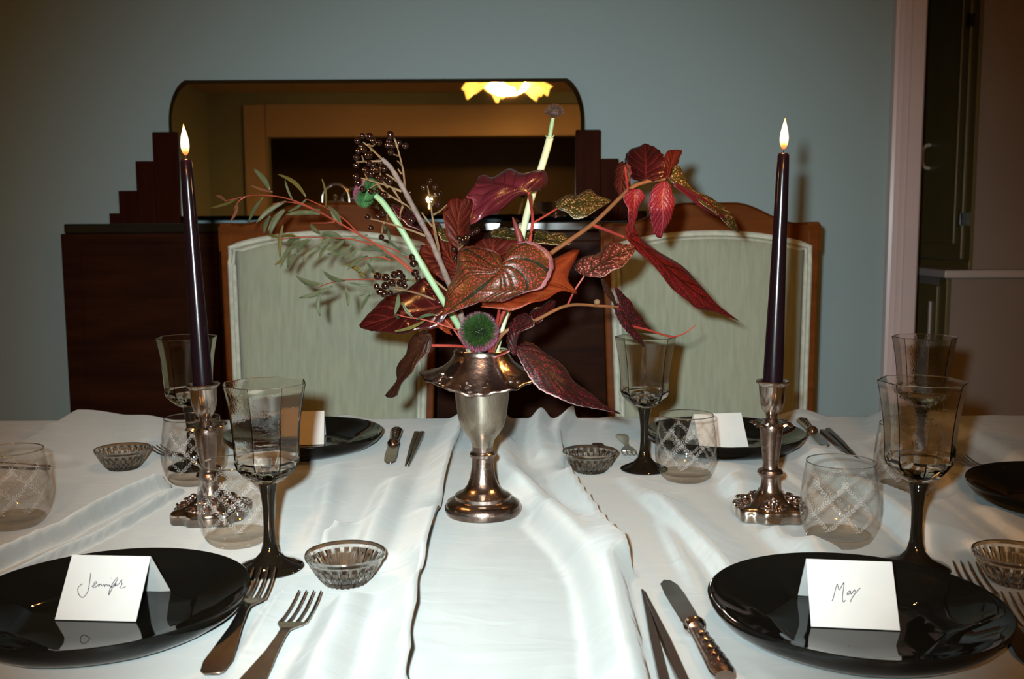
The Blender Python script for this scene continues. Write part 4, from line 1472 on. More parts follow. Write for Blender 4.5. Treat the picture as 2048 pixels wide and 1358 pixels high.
def leaf(parent, name, mid, left, right, d_mid, d_left, d_right, m, n=22, nt=5, serr=.0, seed=0, thick=.0005, cup=0.0, smooth_outline=True, twirl=0):
    """traced leaf blade: midrib + two outlines in pixels, each with forward distances at base, middle and tip"""
    def line(P, D):
        P = np.array(P, float)
        Q = cat_rom(P, 5) if smooth_outline and len(P) > 2 else resample(P, 8)
        Q = resample(Q, n)
        s = np.linspace(0, 1, n)
        dd = np.interp(s, np.linspace(0, 1, len(D)), D)
        return np.array([list(at(q[0], q[1], d)) for q, d in zip(Q, dd)])
    Mi, Le, Ri = line(mid, d_mid), line(left, d_left), line(right, d_right)
    rnd_ = np.random.RandomState(seed)
    ctr = Mi
    if serr:
        for E in (Le, Ri):
            out = E - ctr
            ln = np.linalg.norm(out, axis=1, keepdims=True) + 1e-9
            z = np.where(np.arange(n) % 2 == 0, 1, -.6)[:, None] * serr * rnd_.uniform(.6, 1.2, (n, 1))
            z[0] = z[-1] = 0
            E += out / ln * z
    cols = []
    ts = []
    nrm = np.cross(Mi[-1] - Mi[0], Ri[n // 2] - Le[n // 2])
    nrm = nrm / (np.linalg.norm(nrm) + 1e-9)
    if nrm[1] > 0:
        nrm = -nrm
    for k in range(-nt, nt + 1):
        t = k / nt
        E = Ri if t > 0 else Le
        a = abs(t)
        base = Mi * (1 - a) + E * a
        wdt = np.linalg.norm(E - Mi, axis=1, keepdims=True)
        ph = np.linspace(0, 1, n)[:, None]
        # curl, quilting between side veins
        base = base + nrm * (wdt * (.10 * math.sin(PI * a) + .07 * a * np.sin(ph * 17 + t * 2 + seed)) + cup * a * a * wdt) 
        cols.append(base)
        ts.append(t)
    G_ = np.stack(cols, 1)
    w_ = 2 * nt + 1
    me = MB()
    fs = [(i * w_ + j, i * w_ + j + 1, (i + 1) * w_ + j + 1, (i + 1) * w_ + j) for i in range(n - 1) for j in range(w_ - 1)]
    mesh = bpy.data.meshes.new(name)
    mesh.from_pydata([tuple(p) for p in G_.reshape(-1, 3)], [], fs)
    uvl = mesh.uv_layers.new(name='UVMap')
    for poly in mesh.polygons:
        for li in poly.loop_indices:
            vi = mesh.loops[li].vertex_index
            i, j = divmod(vi, w_)
            uvl.data[li].uv = (i / (n - 1), (ts[j] + 1) / 2)
    mesh.polygons.foreach_set('use_smooth', [True] * len(mesh.polygons))
    mesh.materials.append(M[m])
    mesh.update()
    o = bpy.data.objects.new(name, mesh)
    C.objects.link(o)
    o.parent = parent
    o.matrix_parent_inverse = Matrix.Translation(parent.location).inverted()
    s_ = o.modifiers.new('thick', 'SOLIDIFY')
    s_.thickness = thick
    s_.offset = 0
    return o

def wtube(parent, name, pts, r0, r1, m, n=8, sm=6, ripple=0):
    P = stem_pts(pts, sm)
    k = len(P)
    rad = [(r0 + (r1 - r0) * i / (k - 1)) * (1 + ripple * math.sin(i * 2.1)) for i in range(k)]
    return obj(name, MB().tube(P, rad, n), m, parent, world=True)

BASE = (VP.x, VP.y, TZ + .17)
vb = (966, 735)                                # pixel near the vase mouth

# --- begonia stem 1: the tall branch to the right
b1 = thing('begonia_stem', 'brown begonia stem arching to the upper right with drooping red leaves', 'plant stem', BASE)
wtube(b1, 'stem', [(968, 735, 1.25), (1010, 640, 1.27), (1060, 548, 1.28), (1100, 508, 1.29), (1185, 448, 1.31), (1256, 381, 1.33), (1292, 364, 1.34), (1330, 358, 1.35)], .0036, .0022, 'begonia_stem')
wtube(b1, 'petiole', [(1185, 450, 1.31), (1215, 461, 1.32), (1248, 474, 1.33)], .0024, .0018, 'petiole')
wtube(b1, 'petiole', [(1250, 335, 1.36), (1253, 360, 1.35), (1256, 382, 1.33)], .0016, .0018, 'petiole')
leaf(b1, 'leaf', [(1250, 470), (1300, 505), (1360, 560), (1420, 605), (1478, 642)], [(1250, 468), (1258, 436), (1264, 462), (1300, 488), (1340, 518), (1380, 548), (1408, 575), (1430, 606), (1478, 642)],
     [(1250, 474), (1275, 502), (1310, 536), (1345, 577), (1374, 602), (1392, 618), (1425, 622), (1478, 642)], [1.33, 1.42, 1.50], [1.33, 1.46, 1.50], [1.32, 1.42, 1.50], 'leaf_redlong', seed=1)
leaf(b1, 'leaf', [(1270, 378), (1268, 410), (1262, 470)], [(1258, 377), (1247, 393), (1255, 420), (1261, 470)], [(1280, 378), (1290, 392), (1276, 420), (1264, 470)], [1.32, 1.31, 1.33], [1.32, 1.29, 1.33], [1.32, 1.33, 1.33], 'leaf_crimson', seed=2, n=14)
leaf(b1, 'leaf', [(1292, 360), (1292, 325), (1290, 287)], [(1280, 364), (1258, 352), (1249, 312), (1262, 301), (1290, 287)], [(1306, 362), (1332, 354), (1330, 322), (1318, 300), (1290, 287)], [1.34, 1.36, 1.40], [1.35, 1.40, 1.40], [1.34, 1.35, 1.40], 'leaf_maroon', seed=3, serr=.0012, n=20)
leaf(b1, 'leaf', [(1336, 358), (1342, 330), (1352, 299)], [(1330, 356), (1328, 325), (1333, 303), (1352, 299)], [(1342, 358), (1352, 332), (1364, 304), (1352, 299)], [1.35, 1.37, 1.39], [1.35, 1.36, 1.39], [1.35, 1.39, 1.39], 'leaf_under', seed=4, n=14)
leaf(b1, 'leaf', [(1252, 330), (1244, 360), (1242, 398)], [(1246, 322), (1234, 330), (1228, 370), (1242, 398)], [(1254, 322), (1262, 340), (1258, 378), (1242, 398)], [1.36, 1.37, 1.38], [1.37, 1.39, 1.38], [1.36, 1.36, 1.38], 'leaf_under', seed=5, n=14, serr=.001)
leaf(b1, 'leaf', [(1330, 362), (1324, 400), (1326, 440), (1320, 476)], [(1320, 363), (1303, 381), (1297, 410), (1302, 440), (1308, 466), (1318, 476)], [(1336, 362), (1345, 385), (1348, 410), (1343, 436), (1331, 456), (1322, 476)], [1.34, 1.33, 1.36], [1.34, 1.33, 1.36], [1.34, 1.34, 1.36], 'leaf_crimson', seed=6, serr=.0013, n=26)
leaf(b1, 'leaf', [(1338, 358), (1378, 382), (1425, 412), (1460, 436), (1478, 466)], [(1346, 336), (1356, 330), (1372, 362), (1388, 380), (1422, 400), (1452, 413), (1467, 436), (1478, 466)],
     [(1340, 362), (1372, 388), (1405, 408), (1440, 436), (1460, 454), (1478, 466)], [1.35, 1.38, 1.46], [1.36, 1.42, 1.46], [1.35, 1.37, 1.46], 'leaf_olive', seed=7, serr=.0006)
leaf(b1, 'leaf', [(1345, 366), (1380, 388), (1420, 415), (1455, 440)], [(1345, 362), (1380, 380), (1420, 405), (1455, 440)], [(1348, 372), (1378, 396), (1415, 424), (1455, 440)], [1.345, 1.37, 1.42], [1.345, 1.37, 1.42], [1.34, 1.365, 1.42], 'leaf_wine', seed=8, n=14)

# --- begonia stem 2: centre petioles and the big front leaves
b2 = thing('begonia_stem', 'begonia stem with the large bronze leaf at the front of the bouquet', 'plant stem', BASE)
wtube(b2, 'stem', [(972, 735, 1.24), (1000, 640, 1.20), (1040, 570, 1.20), (1056, 500, 1.22), (1065, 446, 1.23), (1062, 412, 1.21), (1057, 386, 1.18)], .0026, .0016, 'petiole')
wtube(b2, 'petiole', [(1066, 446, 1.23), (1090, 432, 1.24), (1113, 418, 1.25)], .0014, .0012, 'petiole')
wtube(b2, 'petiole', [(985, 700, 1.22), (1000, 610, 1.17), (1009, 534, 1.115)], .002, .0016, 'petiole')
leaf(b2, 'leaf', [(1009, 533), (985, 558), (945, 590), (884, 632)], [(1008, 527), (998, 508), (975, 497), (945, 492), (922, 502), (914, 525), (905, 555), (893, 592), (884, 632)],
     [(1010, 528), (1015, 503), (1030, 488), (1058, 483), (1085, 493), (1101, 512), (1103, 533), (1096, 556), (1086, 577), (1066, 583), (1030, 594), (1000, 604), (975, 597), (950, 608), (915, 621), (884, 632)],
     [1.11, 1.10, 1.13], [1.12, 1.16, 1.15, 1.13], [1.12, 1.13, 1.11, 1.10, 1.12], 'leaf_bronze', n=44, nt=8, serr=.0007, seed=9)
leaf(b2, 'leaf', [(965, 612), (1040, 590), (1100, 565), (1154, 586)], [(962, 606), (1030, 568), (1085, 540), (1100, 514), (1156, 504), (1146, 530), (1135, 556), (1154, 584)], [(962, 613), (1000, 619), (1040, 616), (1090, 598), (1122, 583), (1155, 588)],
     [1.15, 1.17, 1.20], [1.17, 1.24, 1.20], [1.14, 1.14, 1.20], 'leaf_rust', n=26, seed=10)
leaf(b2, 'leaf', [(1057, 385), (1020, 373), (985, 367), (954, 363)], [(1062, 384), (1084, 377), (1095, 363), (1088, 349), (1062, 343), (1020, 346), (985, 358), (975, 352), (954, 362)],
     [(1052, 389), (1035, 394), (1018, 407), (980, 432), (942, 447), (946, 404), (930, 398), (953, 365)], [1.18, 1.16, 1.17], [1.20, 1.25, 1.22], [1.18, 1.13, 1.16], 'leaf_wine', n=30, nt=6, seed=11)
leaf(b2, 'leaf', [(1112, 415), (1160, 406), (1222, 402)], [(1112, 410), (1118, 398), (1150, 388), (1178, 382), (1195, 389), (1222, 401)], [(1114, 420), (1135, 424), (1151, 441), (1168, 434), (1188, 424), (1205, 413), (1222, 403)],
     [1.25, 1.26, 1.30], [1.26, 1.30, 1.30], [1.25, 1.24, 1.30], 'leaf_olive', n=26, serr=.0006, seed=12)
leaf(b2, 'leaf', [(982, 470), (1050, 474), (1140, 488)], [(978, 462), (1012, 460), (1060, 464), (1100, 461), (1128, 468), (1142, 487)], [(985, 476), (1020, 482), (1060, 485), (1100, 490), (1142, 489)], [1.28, 1.29, 1.30], [1.32, 1.34, 1.31], [1.28, 1.27, 1.30], 'leaf_olive', n=22, serr=.0006, seed=13)
leaf(b2, 'leaf', [(1000, 535), (985, 505), (990, 476)], [(985, 540), (945, 510), (955, 482), (988, 475)], [(1010, 538), (1060, 520), (1045, 485), (992, 475)], [1.22, 1.24, 1.26], [1.22, 1.24, 1.26], [1.22, 1.25, 1.26], 'leaf_under', n=16, seed=14)
leaf(b2, 'leaf', [(925, 502), (915, 450), (925, 398)], [(915, 505), (893, 470), (888, 420), (905, 397), (922, 396)], [(932, 500), (942, 455), (946, 402), (928, 396)], [1.27, 1.29, 1.31], [1.27, 1.28, 1.31], [1.28, 1.33, 1.31], 'leaf_under', n=16, seed=15)
leaf(b2, 'leaf', [(915, 540), (890, 500), (872, 455)], [(905, 545), (862, 510), (850, 480), (868, 452)], [(925, 530), (905, 495), (890, 465), (874, 452)], [1.27, 1.3, 1.32], [1.27, 1.3, 1.32], [1.27, 1.29, 1.32], 'leaf_under', n=16, seed=16)
obj('rolled_leaf', MB().tube(stem_pts([(1046, 510, 1.23), (1040, 480, 1.23), (1031, 450, 1.225), (1025, 434, 1.22)], 5), [.0062, .0060, .0058, .0055, .0052, .0048, .0044, .0040, .0036, .0032, .0028, .0024, .0020, .0016, .0012, .0006], 10), 'bud', b2, world=True)

# --- begonia stem 3: low arching stem to the right
b3 = thing('begonia_stem', 'low begonia stem reaching right, its thin leaves drooping over the goblet', 'plant stem', BASE)
wtube(b3, 'stem', [(975, 735, 1.24), (1005, 668, 1.22), (1070, 641, 1.22), (1135, 611, 1.24), (1200, 612, 1.27), (1236, 614, 1.29)], .0026, .0016, 'begonia_stem')
wtube(b3, 'petiole', [(1135, 610, 1.24), (1150, 580, 1.24), (1168, 553, 1.24)], .0014, .0012, 'petiole')
obj('node_bud', MB().ball(at(1194, 604, 1.265), (.0042, .004, .0038), 10, 8), 'twig', b3, world=True)
leaf(b3, 'leaf', [(1167, 552), (1212, 522), (1270, 494)], [(1160, 549), (1149, 538), (1150, 524), (1166, 518), (1186, 510), (1206, 496), (1228, 486), (1252, 487), (1270, 493)], [(1170, 553), (1200, 554), (1230, 541), (1255, 523), (1268, 506), (1270, 495)],
     [1.24, 1.24, 1.28], [1.25, 1.28, 1.28], [1.24, 1.22, 1.28], 'leaf_pink', n=26, serr=.0005, seed=17)
leaf(b3, 'leaf', [(1230, 606), (1246, 640), (1268, 668), (1290, 694)], [(1226, 606), (1234, 637), (1260, 671), (1290, 694)], [(1240, 608), (1256, 640), (1277, 666), (1290, 694)], [1.29, 1.30, 1.33], [1.29, 1.30, 1.33], [1.29, 1.32, 1.33], 'leaf_dark', n=22, serr=.0006, seed=18)
leaf(b3, 'leaf', [(1231, 575), (1250, 608), (1274, 644), (1300, 660)], [(1228, 575), (1240, 612), (1264, 650), (1300, 661)], [(1235, 575), (1263, 606), (1286, 640), (1300, 658)], [1.28, 1.31, 1.34], [1.28, 1.31, 1.34], [1.28, 1.33, 1.34], 'leaf_dark', n=22, serr=.0006, seed=19)
leaf(b3, 'leaf', [(1204, 556), (1216, 582), (1234, 612)], [(1201, 558), (1211, 588), (1233, 612)], [(1208, 556), (1222, 580), (1235, 611)], [1.27, 1.28, 1.29], [1.27, 1.28, 1.29], [1.27, 1.29, 1.29], 'leaf_brown', n=12, seed=20)
wtube(b3, 'tendril', [(1262, 652, 1.32), (1300, 661, 1.34), (1340, 673, 1.36), (1366, 668, 1.37), (1392, 650, 1.38)], .0018, .0006, 'petiole')
leaf(b3, 'leaf', [(1040, 655), (1076, 634), (1112, 603)], [(1035, 645), (1070, 618), (1105, 600), (1112, 602)], [(1048, 662), (1085, 640), (1104, 622), (1113, 604)], [1.24, 1.25, 1.26], [1.25, 1.28, 1.26], [1.24, 1.23, 1.26], 'leaf_maroon', n=14, seed=21)
wtube(b3, 'petiole', [(990, 715, 1.21), (1012, 705, 1.19), (1032, 694, 1.17)], .0016, .0014, 'petiole')
leaf(b3, 'leaf', [(1033, 694), (1080, 730), (1140, 780), (1200, 812), (1240, 827)], [(1035, 692), (1050, 685), (1075, 691), (1097, 710), (1130, 740), (1165, 774), (1200, 804), (1240, 826)], [(1031, 695), (1040, 722), (1055, 750), (1080, 776), (1110, 796), (1140, 807), (1180, 815), (1240, 828)],
     [1.17, 1.16, 1.22], [1.18, 1.20, 1.22], [1.17, 1.14, 1.22], 'leaf_dark', n=34, nt=6, serr=.0008, seed=22)
leaf(b3, 'leaf', [(1030, 712), (1030, 670), (1050, 626)], [(1026, 712), (1014, 688), (1017, 660), (1030, 636), (1050, 625)], [(1034, 708), (1034, 682), (1042, 665), (1068, 650), (1063, 633), (1050, 625)], [1.17, 1.16, 1.19], [1.17, 1.17, 1.19], [1.17, 1.16, 1.19], 'leaf_dark', n=22, serr=.0007, seed=23)

# --- begonia stem 4: left side leaves
b4 = thing('begonia_stem', 'begonia stem on the left with a glossy maroon leaf and a hanging brown leaf', 'plant stem', BASE)
wtube(b4, 'stem', [(960, 735, 1.24), (938, 690, 1.23), (915, 640, 1.23), (904, 606, 1.24)], .0024, .0018, 'petiole')
wtube(b4, 'petiole', [(940, 695, 1.23), (912, 692, 1.21), (863, 691, 1.20)], .0018, .0018, 'petiole')
leaf(b4, 'leaf', [(905, 608), (820, 626), (760, 642), (720, 654)], [(905, 596), (880, 566), (840, 560), (805, 582), (770, 598), (742, 620), (720, 650)], [(905, 622), (880, 650), (845, 660), (800, 666), (750, 663), (721, 655)], [1.24, 1.26, 1.30], [1.25, 1.29, 1.31], [1.24, 1.23, 1.30], 'leaf_maroon', n=28, nt=7, seed=24, serr=.0005)
leaf(b4, 'leaf', [(863, 670), (838, 700), (810, 748), (772, 793)], [(850, 659), (834, 666), (819, 686), (803, 720), (793, 745), (792, 763), (771, 790)], [(866, 676), (856, 705), (830, 736), (806, 766), (792, 792), (776, 795)], [1.20, 1.21, 1.25], [1.21, 1.24, 1.25], [1.20, 1.19, 1.25], 'leaf_brown', n=24, seed=25, serr=.0004)
leaf(b4, 'leaf', [(905, 600), (880, 585), (850, 578)], [(905, 590), (880, 568), (850, 575)], [(905, 610), (875, 605), (850, 582)], [1.23, 1.24, 1.25], [1.24, 1.26, 1.25], [1.23, 1.22, 1.25], 'leaf_maroon', n=12, seed=26)
leaf(b4, 'leaf', [(905, 480), (888, 468), (868, 452)], [(908, 478), (892, 458), (868, 450)], [(905, 484), (885, 480), (867, 454)], [1.28, 1.28, 1.28], [1.29, 1.3, 1.28], [1.28, 1.27, 1.28], 'leaf_olive', n=14, serr=.0004, seed=27)
leaf(b4, 'leaf', [(850, 462), (818, 436), (783, 410)], [(852, 455), (828, 426), (800, 412), (782, 408)], [(846, 464), (820, 452), (798, 436), (782, 412)], [1.30, 1.30, 1.31], [1.32, 1.33, 1.31], [1.30, 1.28, 1.31], 'leaf_dark', n=16, serr=.0004, seed=28)
leaf(b4, 'leaf', [(920, 560), (880, 520), (840, 500)], [(925, 545), (890, 495), (842, 490)], [(915, 575), (870, 550), (838, 510)], [1.28, 1.31, 1.33], [1.29, 1.33, 1.33], [1.28, 1.29, 1.33], 'leaf_under', n=16, seed=29)
leaf(b4, 'leaf', [(900, 660), (880, 640), (862, 634)], [(915, 650), (885, 628), (862, 632)], [(905, 672), (880, 658), (861, 638)], [1.24, 1.24, 1.25], [1.25, 1.25, 1.25], [1.24, 1.23, 1.25], 'leaf_rust', n=12, seed=30)

# --- scabiosa-like flower heads on pale stems
def spike_head(parent, c, r, m1, m2, axis, count, ln, name='flower_head', core='scab_green', squash=.8, seed=0):
    rnd = random.Random(seed)
    ax = Vector(axis).normalized()
    q = ax.to_track_quat('Z', 'Y').to_matrix()
    c = Vector(c)
    k = MB()
    k.ball((0, 0, 0), (r * .66, r * .66, r * .66 * squash), 20, 14)
    k.v = [tuple(c + q @ Vector(v)) for v in k.v]
    head = obj(name, k, core, parent, world=True)
    for mi, mm in enumerate((m1, m2)):
        b = MB()
        for i in range(count):
            z = rnd.uniform(-.35, 1.0)
            if (mi == 0) != (z > .35 + rnd.uniform(-.25, .25)):
                continue
            th = rnd.uniform(0, 2 * PI)
            s = math.sqrt(max(0, 1 - z * z))
            d = Vector((s * math.cos(th), s * math.sin(th), z * squash))
            p0 = d * r * .62
            jit = Vector((rnd.uniform(-.25, .25), rnd.uniform(-.25, .25), rnd.uniform(-.2, .2)))
            p1 = p0 + (d + jit).normalized() * ln * rnd.uniform(.7, 1.15)
            sd = d.cross(Vector((rnd.uniform(-1, 1), rnd.uniform(-1, 1), rnd.uniform(-1, 1)))).normalized() * r * .034
            sd2 = d.cross(sd).normalized() * r * .034
            vs_ = [p0 + sd, p0 - sd * .5 + sd2, p0 - sd * .5 - sd2, p1]
            b.add([c + q @ v for v in vs_], [(0, 1, 3), (1, 2, 3), (2, 0, 3)])
        bo = obj('bristles', b, mm, head, smooth=False, fix=False)
        bo['kind'] = 'stuff'
    return head

s1 = thing('scabiosa_flower', 'pale green stem with a dry brown seed head, tallest of the bouquet', 'flower', BASE)
wtube(s1, 'stem', [(985, 735, 1.26), (1000, 670, 1.26), (1020, 592, 1.26), (1042, 482, 1.27), (1062, 398, 1.28), (1085, 328, 1.29), (1100, 276, 1.30)], .0040, .0048, 'cream_stem', 12)
wtube(s1, 'upper_stem', [(1099, 280, 1.30), (1102, 258, 1.30), (1106, 236, 1.30)], .0030, .0026, 'pale_stem', 10)
wtube(s1, 'sheath_rim', [(1092, 272, 1.298), (1096, 275, 1.293), (1100, 276, 1.291), (1104, 275, 1.293), (1108, 271, 1.298)], .0009, .0009, 'cream_stem', 6)
spike_head(s1, at(1109, 224, 1.30), .0125, 'scab_brown', 'scab_brown', (0, -.4, .9), 500, .0055, core='scab_brown', squash=.75, seed=1)
s2 = thing('scabiosa_flower', 'pale stem leaning left with a green and purple head seen from behind', 'flower', BASE)
wtube(s2, 'stem', [(955, 735, 1.24), (928, 672, 1.23), (893, 612, 1.22), (850, 541, 1.21), (802, 458, 1.21), (768, 408, 1.215), (752, 392, 1.22)], .0042, .0036, 'pale_stem', 12)
spike_head(s2, at(735, 386, 1.235), .0178, 'scab_purple', 'scab_pale', (-.80, .30, .45), 3600, .0080, core='scab_pale', squash=.8, seed=2)
s3 = thing('scabiosa_flower', 'round dark green and purple bristly flower head low at the vase mouth', 'flower', BASE)
wtube(s3, 'stem', [(962, 735, 1.24), (960, 700, 1.22), (958, 672, 1.20)], .0034, .0034, 'pale_stem', 10)
spike_head(s3, at(958, 664, 1.19), .0262, 'scab_green', 'scab_purple', (-.05, -.8, .3), 4200, .0085, core='scab_green', squash=.95, seed=3)

# --- berry branch
bb = thing('berry_branch', 'woody branch with clusters of shiny black berries, upper left of the bouquet', 'branch', BASE)
BR = lambda *p: [(x, y, d) for x, y, d in p]
wtube(bb, 'branch', BR((955, 735, 1.25), (925, 640, 1.24), (895, 560, 1.23), (862, 482, 1.22), (832, 425, 1.21), (806, 376, 1.20), (782, 336, 1.20), (764, 318, 1.20)), .0042, .0027, 'bark', 10, ripple=.10)
tw = [((764, 318), (745, 300), (726, 284)), ((762, 322), (735, 323), (713, 324)), ((728, 323), (724, 312)), ((735, 290), (745, 292), (750, 288)), ((744, 302), (738, 288)),
      ((810, 378), (806, 340), (795, 295)), ((795, 295), (790, 280), (786, 274)), ((803, 330), (795, 322)), ((803, 348), (796, 338)), ((797, 312), (788, 309)),
      ((803, 383), (770, 370), (722, 356)), ((735, 359), (730, 348)), ((730, 360), (726, 370)), ((755, 366), (770, 385), (812, 410), (822, 420)), ((784, 375), (800, 400), (806, 412)), ((804, 372), (788, 358), (772, 348)),
      ((755, 368), (742, 375)), ((770, 392), (780, 395)), ((775, 375), (762, 355), (760, 335)), ((806, 412), (801, 425), (800, 440)), ((812, 390), (820, 385)),
      ((851, 472), (820, 460), (770, 445), (740, 438)), ((768, 446), (765, 455), (764, 466)), ((743, 438), (738, 434)), ((775, 440), (774, 430)),
      ((878, 500), (866, 440), (860, 400), (855, 372)), ((858, 394), (872, 392), (868, 386)), ((866, 430), (880, 422), (893, 410)), ((864, 452), (850, 435), (844, 425)), ((862, 400), (868, 405)), ((863, 412), (866, 408)), ((882, 520), (870, 470), (866, 450)),
      ((905, 590), (880, 570), (850, 545), (835, 530), (830, 515)), ((852, 548), (845, 542)), ((897, 612), (850, 592), (815, 582), (788, 579)), ((800, 580), (790, 572), (782, 560)), ((812, 582), (805, 575)),
      ((918, 498), (930, 486), (938, 474)), ((918, 500), (915, 480)), ((915, 520), (920, 500)), ((920, 490), (925, 478))]
for i, q in enumerate(tw):
    pts = []
    for k, (x, y) in enumerate(q):
        pts.append((x, y, 1.205 + .012 * math.sin(i * 1.7 + k) + (.02 if y > 480 else 0)))
    big = len(q) > 2
    wtube(bb, 'twig', pts, .0015 if big else .0011, .0008, 'twig', 6, 4, ripple=.15)
berries = [(x / 5.225 + 680, y / 5.225 + 240, s) for x, y, s in (
    (233, 167, 0), (308, 172, 1), (183, 217, 0), (343, 215, 0), (408, 237, 0), (525, 155, 1), (497, 262, 0), (515, 225, 0), (545, 268, 0), (613, 240, 0), (683, 270, 0), (530, 337, 0), (222, 275, 0), (250, 308, 0), (192, 325, 0),
    (298, 367, 1), (170, 392, 0), (168, 475, 0), (302, 450, 0), (345, 475, 0), (428, 457, 0), (265, 523, 0), (320, 560, 1), (348, 522, 0), (388, 520, 0), (463, 510, 0), (400, 605, 0), (430, 610, 0), (485, 610, 0), (520, 640, 0),
    (165, 590, 0), (190, 655, 1), (232, 720, 0), (320, 745, 0), (390, 737, 0), (465, 780, 0), (935, 645, 0), (877, 705, 0), (995, 700, 0), (1037, 773, 0), (1027, 880, 0), (288, 1012, 0), (400, 1010, 0), (447, 972, 0), (322, 1127, 0), (433, 1225, 0), (750, 1050, 0))]
berries += [(x / 5.66 + 580, y / 5.66 + 440, s) for x, y, s in ((1390, 420, 1), (1400, 490, 1), (1418, 600, 1), (1450, 660, 0), (990, 635, 1), (1085, 650, 1), (1180, 620, 1), (1235, 605, 1), (1275, 640, 0), (1155, 710, 1), (1080, 745, 1), (1250, 715, 1), (1290, 690, 0), (980, 750, 0), (1020, 810, 1), (1065, 835, 1), (1135, 825, 0), (1300, 745, 0))]
berries += [(x / 6.79 + 860, y / 6.79 + 320, s) for x, y, s in ((445, 1085, 1), (490, 1045, 0), (575, 990, 0), (640, 960, 0), (325, 1210, 0), (345, 1330, 0), (395, 1060, 0))]
bm0 = MB().ball((0, 0, 0), (1, 1, .97), 14, 10)
bme = None
for i, (x, y, s) in enumerate(berries):
    d = 1.20 + .03 * math.sin(i * 2.3)
    if y > 500:
        d = 1.19 + .02 * math.sin(i * 2.3)
    p = at(x, y, d)
    if bme is None:
        o = obj('berry', bm0, 'berry', bb)
        bme = o.data
    else:
        o = bpy.data.objects.new('berry', bme)
        C.objects.link(o)
        o.parent = bb
    o.location = p - Vector(BASE)
    r = .0048 if s else .0036
    o.scale = (r, r, r)
    o.rotation_euler = (i, i * .7, i * 1.9)

# --- willow eucalyptus spray
eb = thing('willow_branch', 'feathery red-stemmed branch with narrow olive leaves, sweeping left across the chair', 'branch', BASE)
stems = [
    [(950, 735, 1.25), (905, 640, 1.26), (870, 600, 1.28), (825, 545, 1.31), (770, 500, 1.36), (720, 470, 1.42), (668, 440, 1.48), (625, 417, 1.54), (590, 402, 1.57), (555, 393, 1.60), (515, 390, 1.62), (490, 393, 1.64), (450, 402, 1.66)],
    [(720, 470, 1.42), (690, 440, 1.47), (660, 420, 1.51), (640, 410, 1.54), (618, 400, 1.56), (610, 399, 1.57)],
    [(625, 418, 1.54), (600, 408, 1.56), (572, 404, 1.58), (545, 408, 1.60)],
    [(745, 490, 1.39), (700, 478, 1.44), (650, 476, 1.50), (605, 474, 1.54), (560, 478, 1.57)],
    [(668, 444, 1.48), (650, 446, 1.50), (622, 446, 1.53)],
    [(780, 520, 1.36), (765, 515, 1.37), (740, 515, 1.40), (720, 522, 1.42)],
    [(870, 600, 1.28), (850, 570, 1.30), (815, 530, 1.33), (790, 510, 1.36)],
    [(835, 560, 1.30), (800, 560, 1.36), (745, 559, 1.42), (690, 560, 1.47), (660, 566, 1.50), (635, 575, 1.52)],
    [(830, 525, 1.31), (800, 505, 1.35), (775, 495, 1.38), (745, 487, 1.41)],
    [(945, 668, 1.22), (900, 655, 1.20), (850, 640, 1.20), (812, 634, 1.21), (790, 628, 1.22)],
    [(930, 690, 1.23), (900, 650, 1.24), (870, 620, 1.25), (845, 585, 1.27)],
    [(490, 394, 1.64), (478, 402, 1.64), (468, 418, 1.65)],
]
for i, s in enumerate(stems):
    wtube(eb, 'stem', s, .0019 if i == 0 else .0011, .0007, 'red_stem', 6, 5)
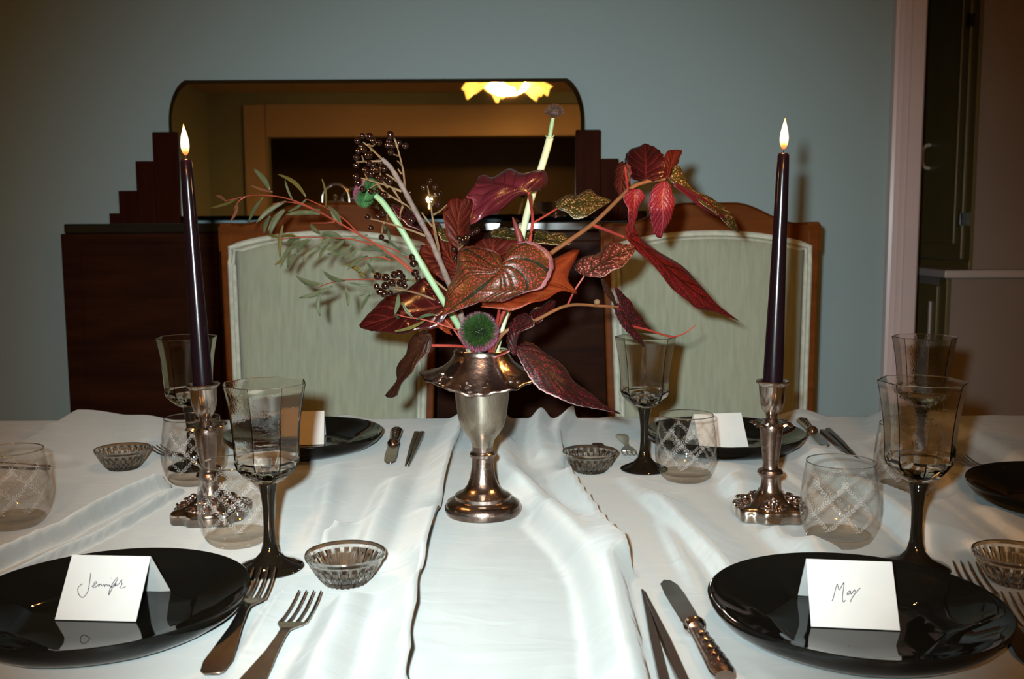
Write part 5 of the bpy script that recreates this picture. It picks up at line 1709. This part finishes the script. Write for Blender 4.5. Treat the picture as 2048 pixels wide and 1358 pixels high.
# leaves: base, tip, bend (px, sideways), width (px), distance, colour
LV = [
    ((540, 380), (507, 337), 3, 11, 1.60, 0), ((545, 384), (498, 369), -2, 5, 1.60, 2), ((612, 394), (555, 348), 8, 8, 1.57, 1), ((586, 401), (570, 360), -2, 4, 1.58, 0), ((651, 417), (644, 358), 4, 4, 1.52, 1),
    ((450, 401), (431, 391), 2, 6, 1.66, 2), ((478, 395), (420, 416), -3, 5, 1.66, 1), ((475, 404), (461, 442), -4, 6, 1.65, 2), ((526, 395), (496, 447), 3, 7, 1.62, 0), ((572, 402), (512, 446), 5, 10, 1.59, 0),
    ((568, 418), (536, 463), 4, 8, 1.58, 0), ((570, 420), (540, 470), 6, 11, 1.57, 0), ((566, 450), (560, 515), 3, 8, 1.57, 1), ((640, 428), (570, 430), 4, 9, 1.54, 0), ((612, 399), (575, 424), -3, 5, 1.56, 0),
    ((655, 412), (682, 448), -4, 9, 1.50, 0), ((660, 414), (684, 452), 3, 7, 1.50, 0), ((540, 432), (528, 468), 3, 8, 1.60, 0), ((560, 476), (536, 471), 1, 6, 1.58, 1), ((602, 475), (571, 490), 4, 9, 1.55, 0),
    ((600, 478), (572, 500), -4, 8, 1.55, 0), ((622, 478), (595, 505), 5, 11, 1.53, 0), ((620, 447), (642, 468), 3, 9, 1.52, 0), ((640, 466), (690, 484), -5, 13, 1.48, 0), ((640, 420), (615, 425), 2, 6, 1.53, 0),
    ((592, 472), (560, 474), 2, 6, 1.55, 1), ((690, 478), (650, 500), -5, 9, 1.46, 0), ((705, 490), (655, 508), -7, 9, 1.45, 0), ((660, 485), (638, 520), 4, 7, 1.49, 0), ((640, 495), (605, 520), 4, 9, 1.51, 0),
    ((668, 477), (640, 490), 3, 7, 1.48, 0), ((585, 490), (562, 535), 4, 8, 1.56, 0), ((575, 500), (550, 530), -4, 7, 1.57, 1), ((595, 505), (575, 535), 4, 9, 1.55, 0), ((715, 498), (685, 515), -4, 8, 1.43, 0),
    ((740, 488), (768, 503), 3, 7, 1.40, 0), ((720, 500), (765, 500), -2, 7, 1.41, 0), ((735, 512), (695, 540), 4, 8, 1.42, 0), ((745, 516), (715, 545), -3, 6, 1.41, 0), ((740, 515), (770, 512), 3, 7, 1.39, 0),
    ((730, 555), (690, 527), 4, 8, 1.43, 1), ((745, 545), (733, 525), 2, 5, 1.41, 0), ((690, 562), (645, 541), -6, 9, 1.47, 0), ((645, 568), (593, 553), -6, 11, 1.51, 0), ((665, 572), (598, 596), -4, 10, 1.50, 0),
    ((640, 585), (640, 632), 4, 9, 1.50, 0), ((690, 572), (695, 612), -3, 8, 1.46, 0), ((755, 576), (718, 592), -3, 5, 1.41, 0), ((740, 590), (722, 622), 3, 7, 1.41, 0), ((745, 570), (700, 566), -2, 5, 1.42, 0),
    ((797, 588), (790, 627), -2, 9, 1.19, 0), ((805, 604), (826, 635), 3, 6, 1.20, 0), ((832, 640), (872, 630), -4, 6, 1.20, 0), ((790, 628), (800, 638), 1, 6, 1.20, 0), ((850, 641), (790, 662), -4, 6, 1.21, 1),
    ((760, 478), (800, 500), -3, 6, 1.38, 0), ((800, 505), (830, 520), -2, 6, 1.33, 0), ((850, 572), (812, 560), 3, 6, 1.31, 0), ((780, 480), (765, 450), 3, 6, 1.37, 0), ((755, 560), (740, 535), 2, 6, 1.41, 1), ((700, 478), (735, 470), 2, 8, 1.44, 0),
]
emats = ['euc_leaf', 'euc_leaf_olive', 'euc_leaf_red']
for i, (a, b, bend, wd, d, mi) in enumerate(LV):
    ax, ay = a
    bx_, by_ = b
    L = math.hypot(bx_ - ax, by_ - ay)
    nx_, ny_ = -(by_ - ay) / L, (bx_ - ax) / L
    n = 9
    rnd = random.Random(i)
    turn = rnd.uniform(-.8, .8)
    vs, fs = [], []
    dd = rnd.uniform(-.03, .03)
    for k in range(n):
        s = k / (n - 1)
        off = bend * math.sin(PI * s)
        hw = wd * .5 * math.sin(PI * (.04 + .94 * s)) ** .8
        cx_, cy_ = ax + (bx_ - ax) * s + nx_ * off, ay + (by_ - ay) * s + ny_ * off
        d_ = d + dd * s
        tw_ = math.sin(turn * s)
        for q in (-1, 0, 1):
            vs.append(at(cx_ + nx_ * hw * q, cy_ + ny_ * hw * q, d_ + q * hw * .0006 * tw_ + (.0011 if q == 0 else 0)))
    for k in range(n - 1):
        for q in (0, 1):
            fs.append((k * 3 + q, k * 3 + q + 1, k * 3 + 4 + q, k * 3 + 3 + q))
    o = obj('leaf', MB().add(vs, fs), emats[mi], eb, world=True, fix=False)
    s_ = o.modifiers.new('thick', 'SOLIDIFY')
    s_.thickness = .0005
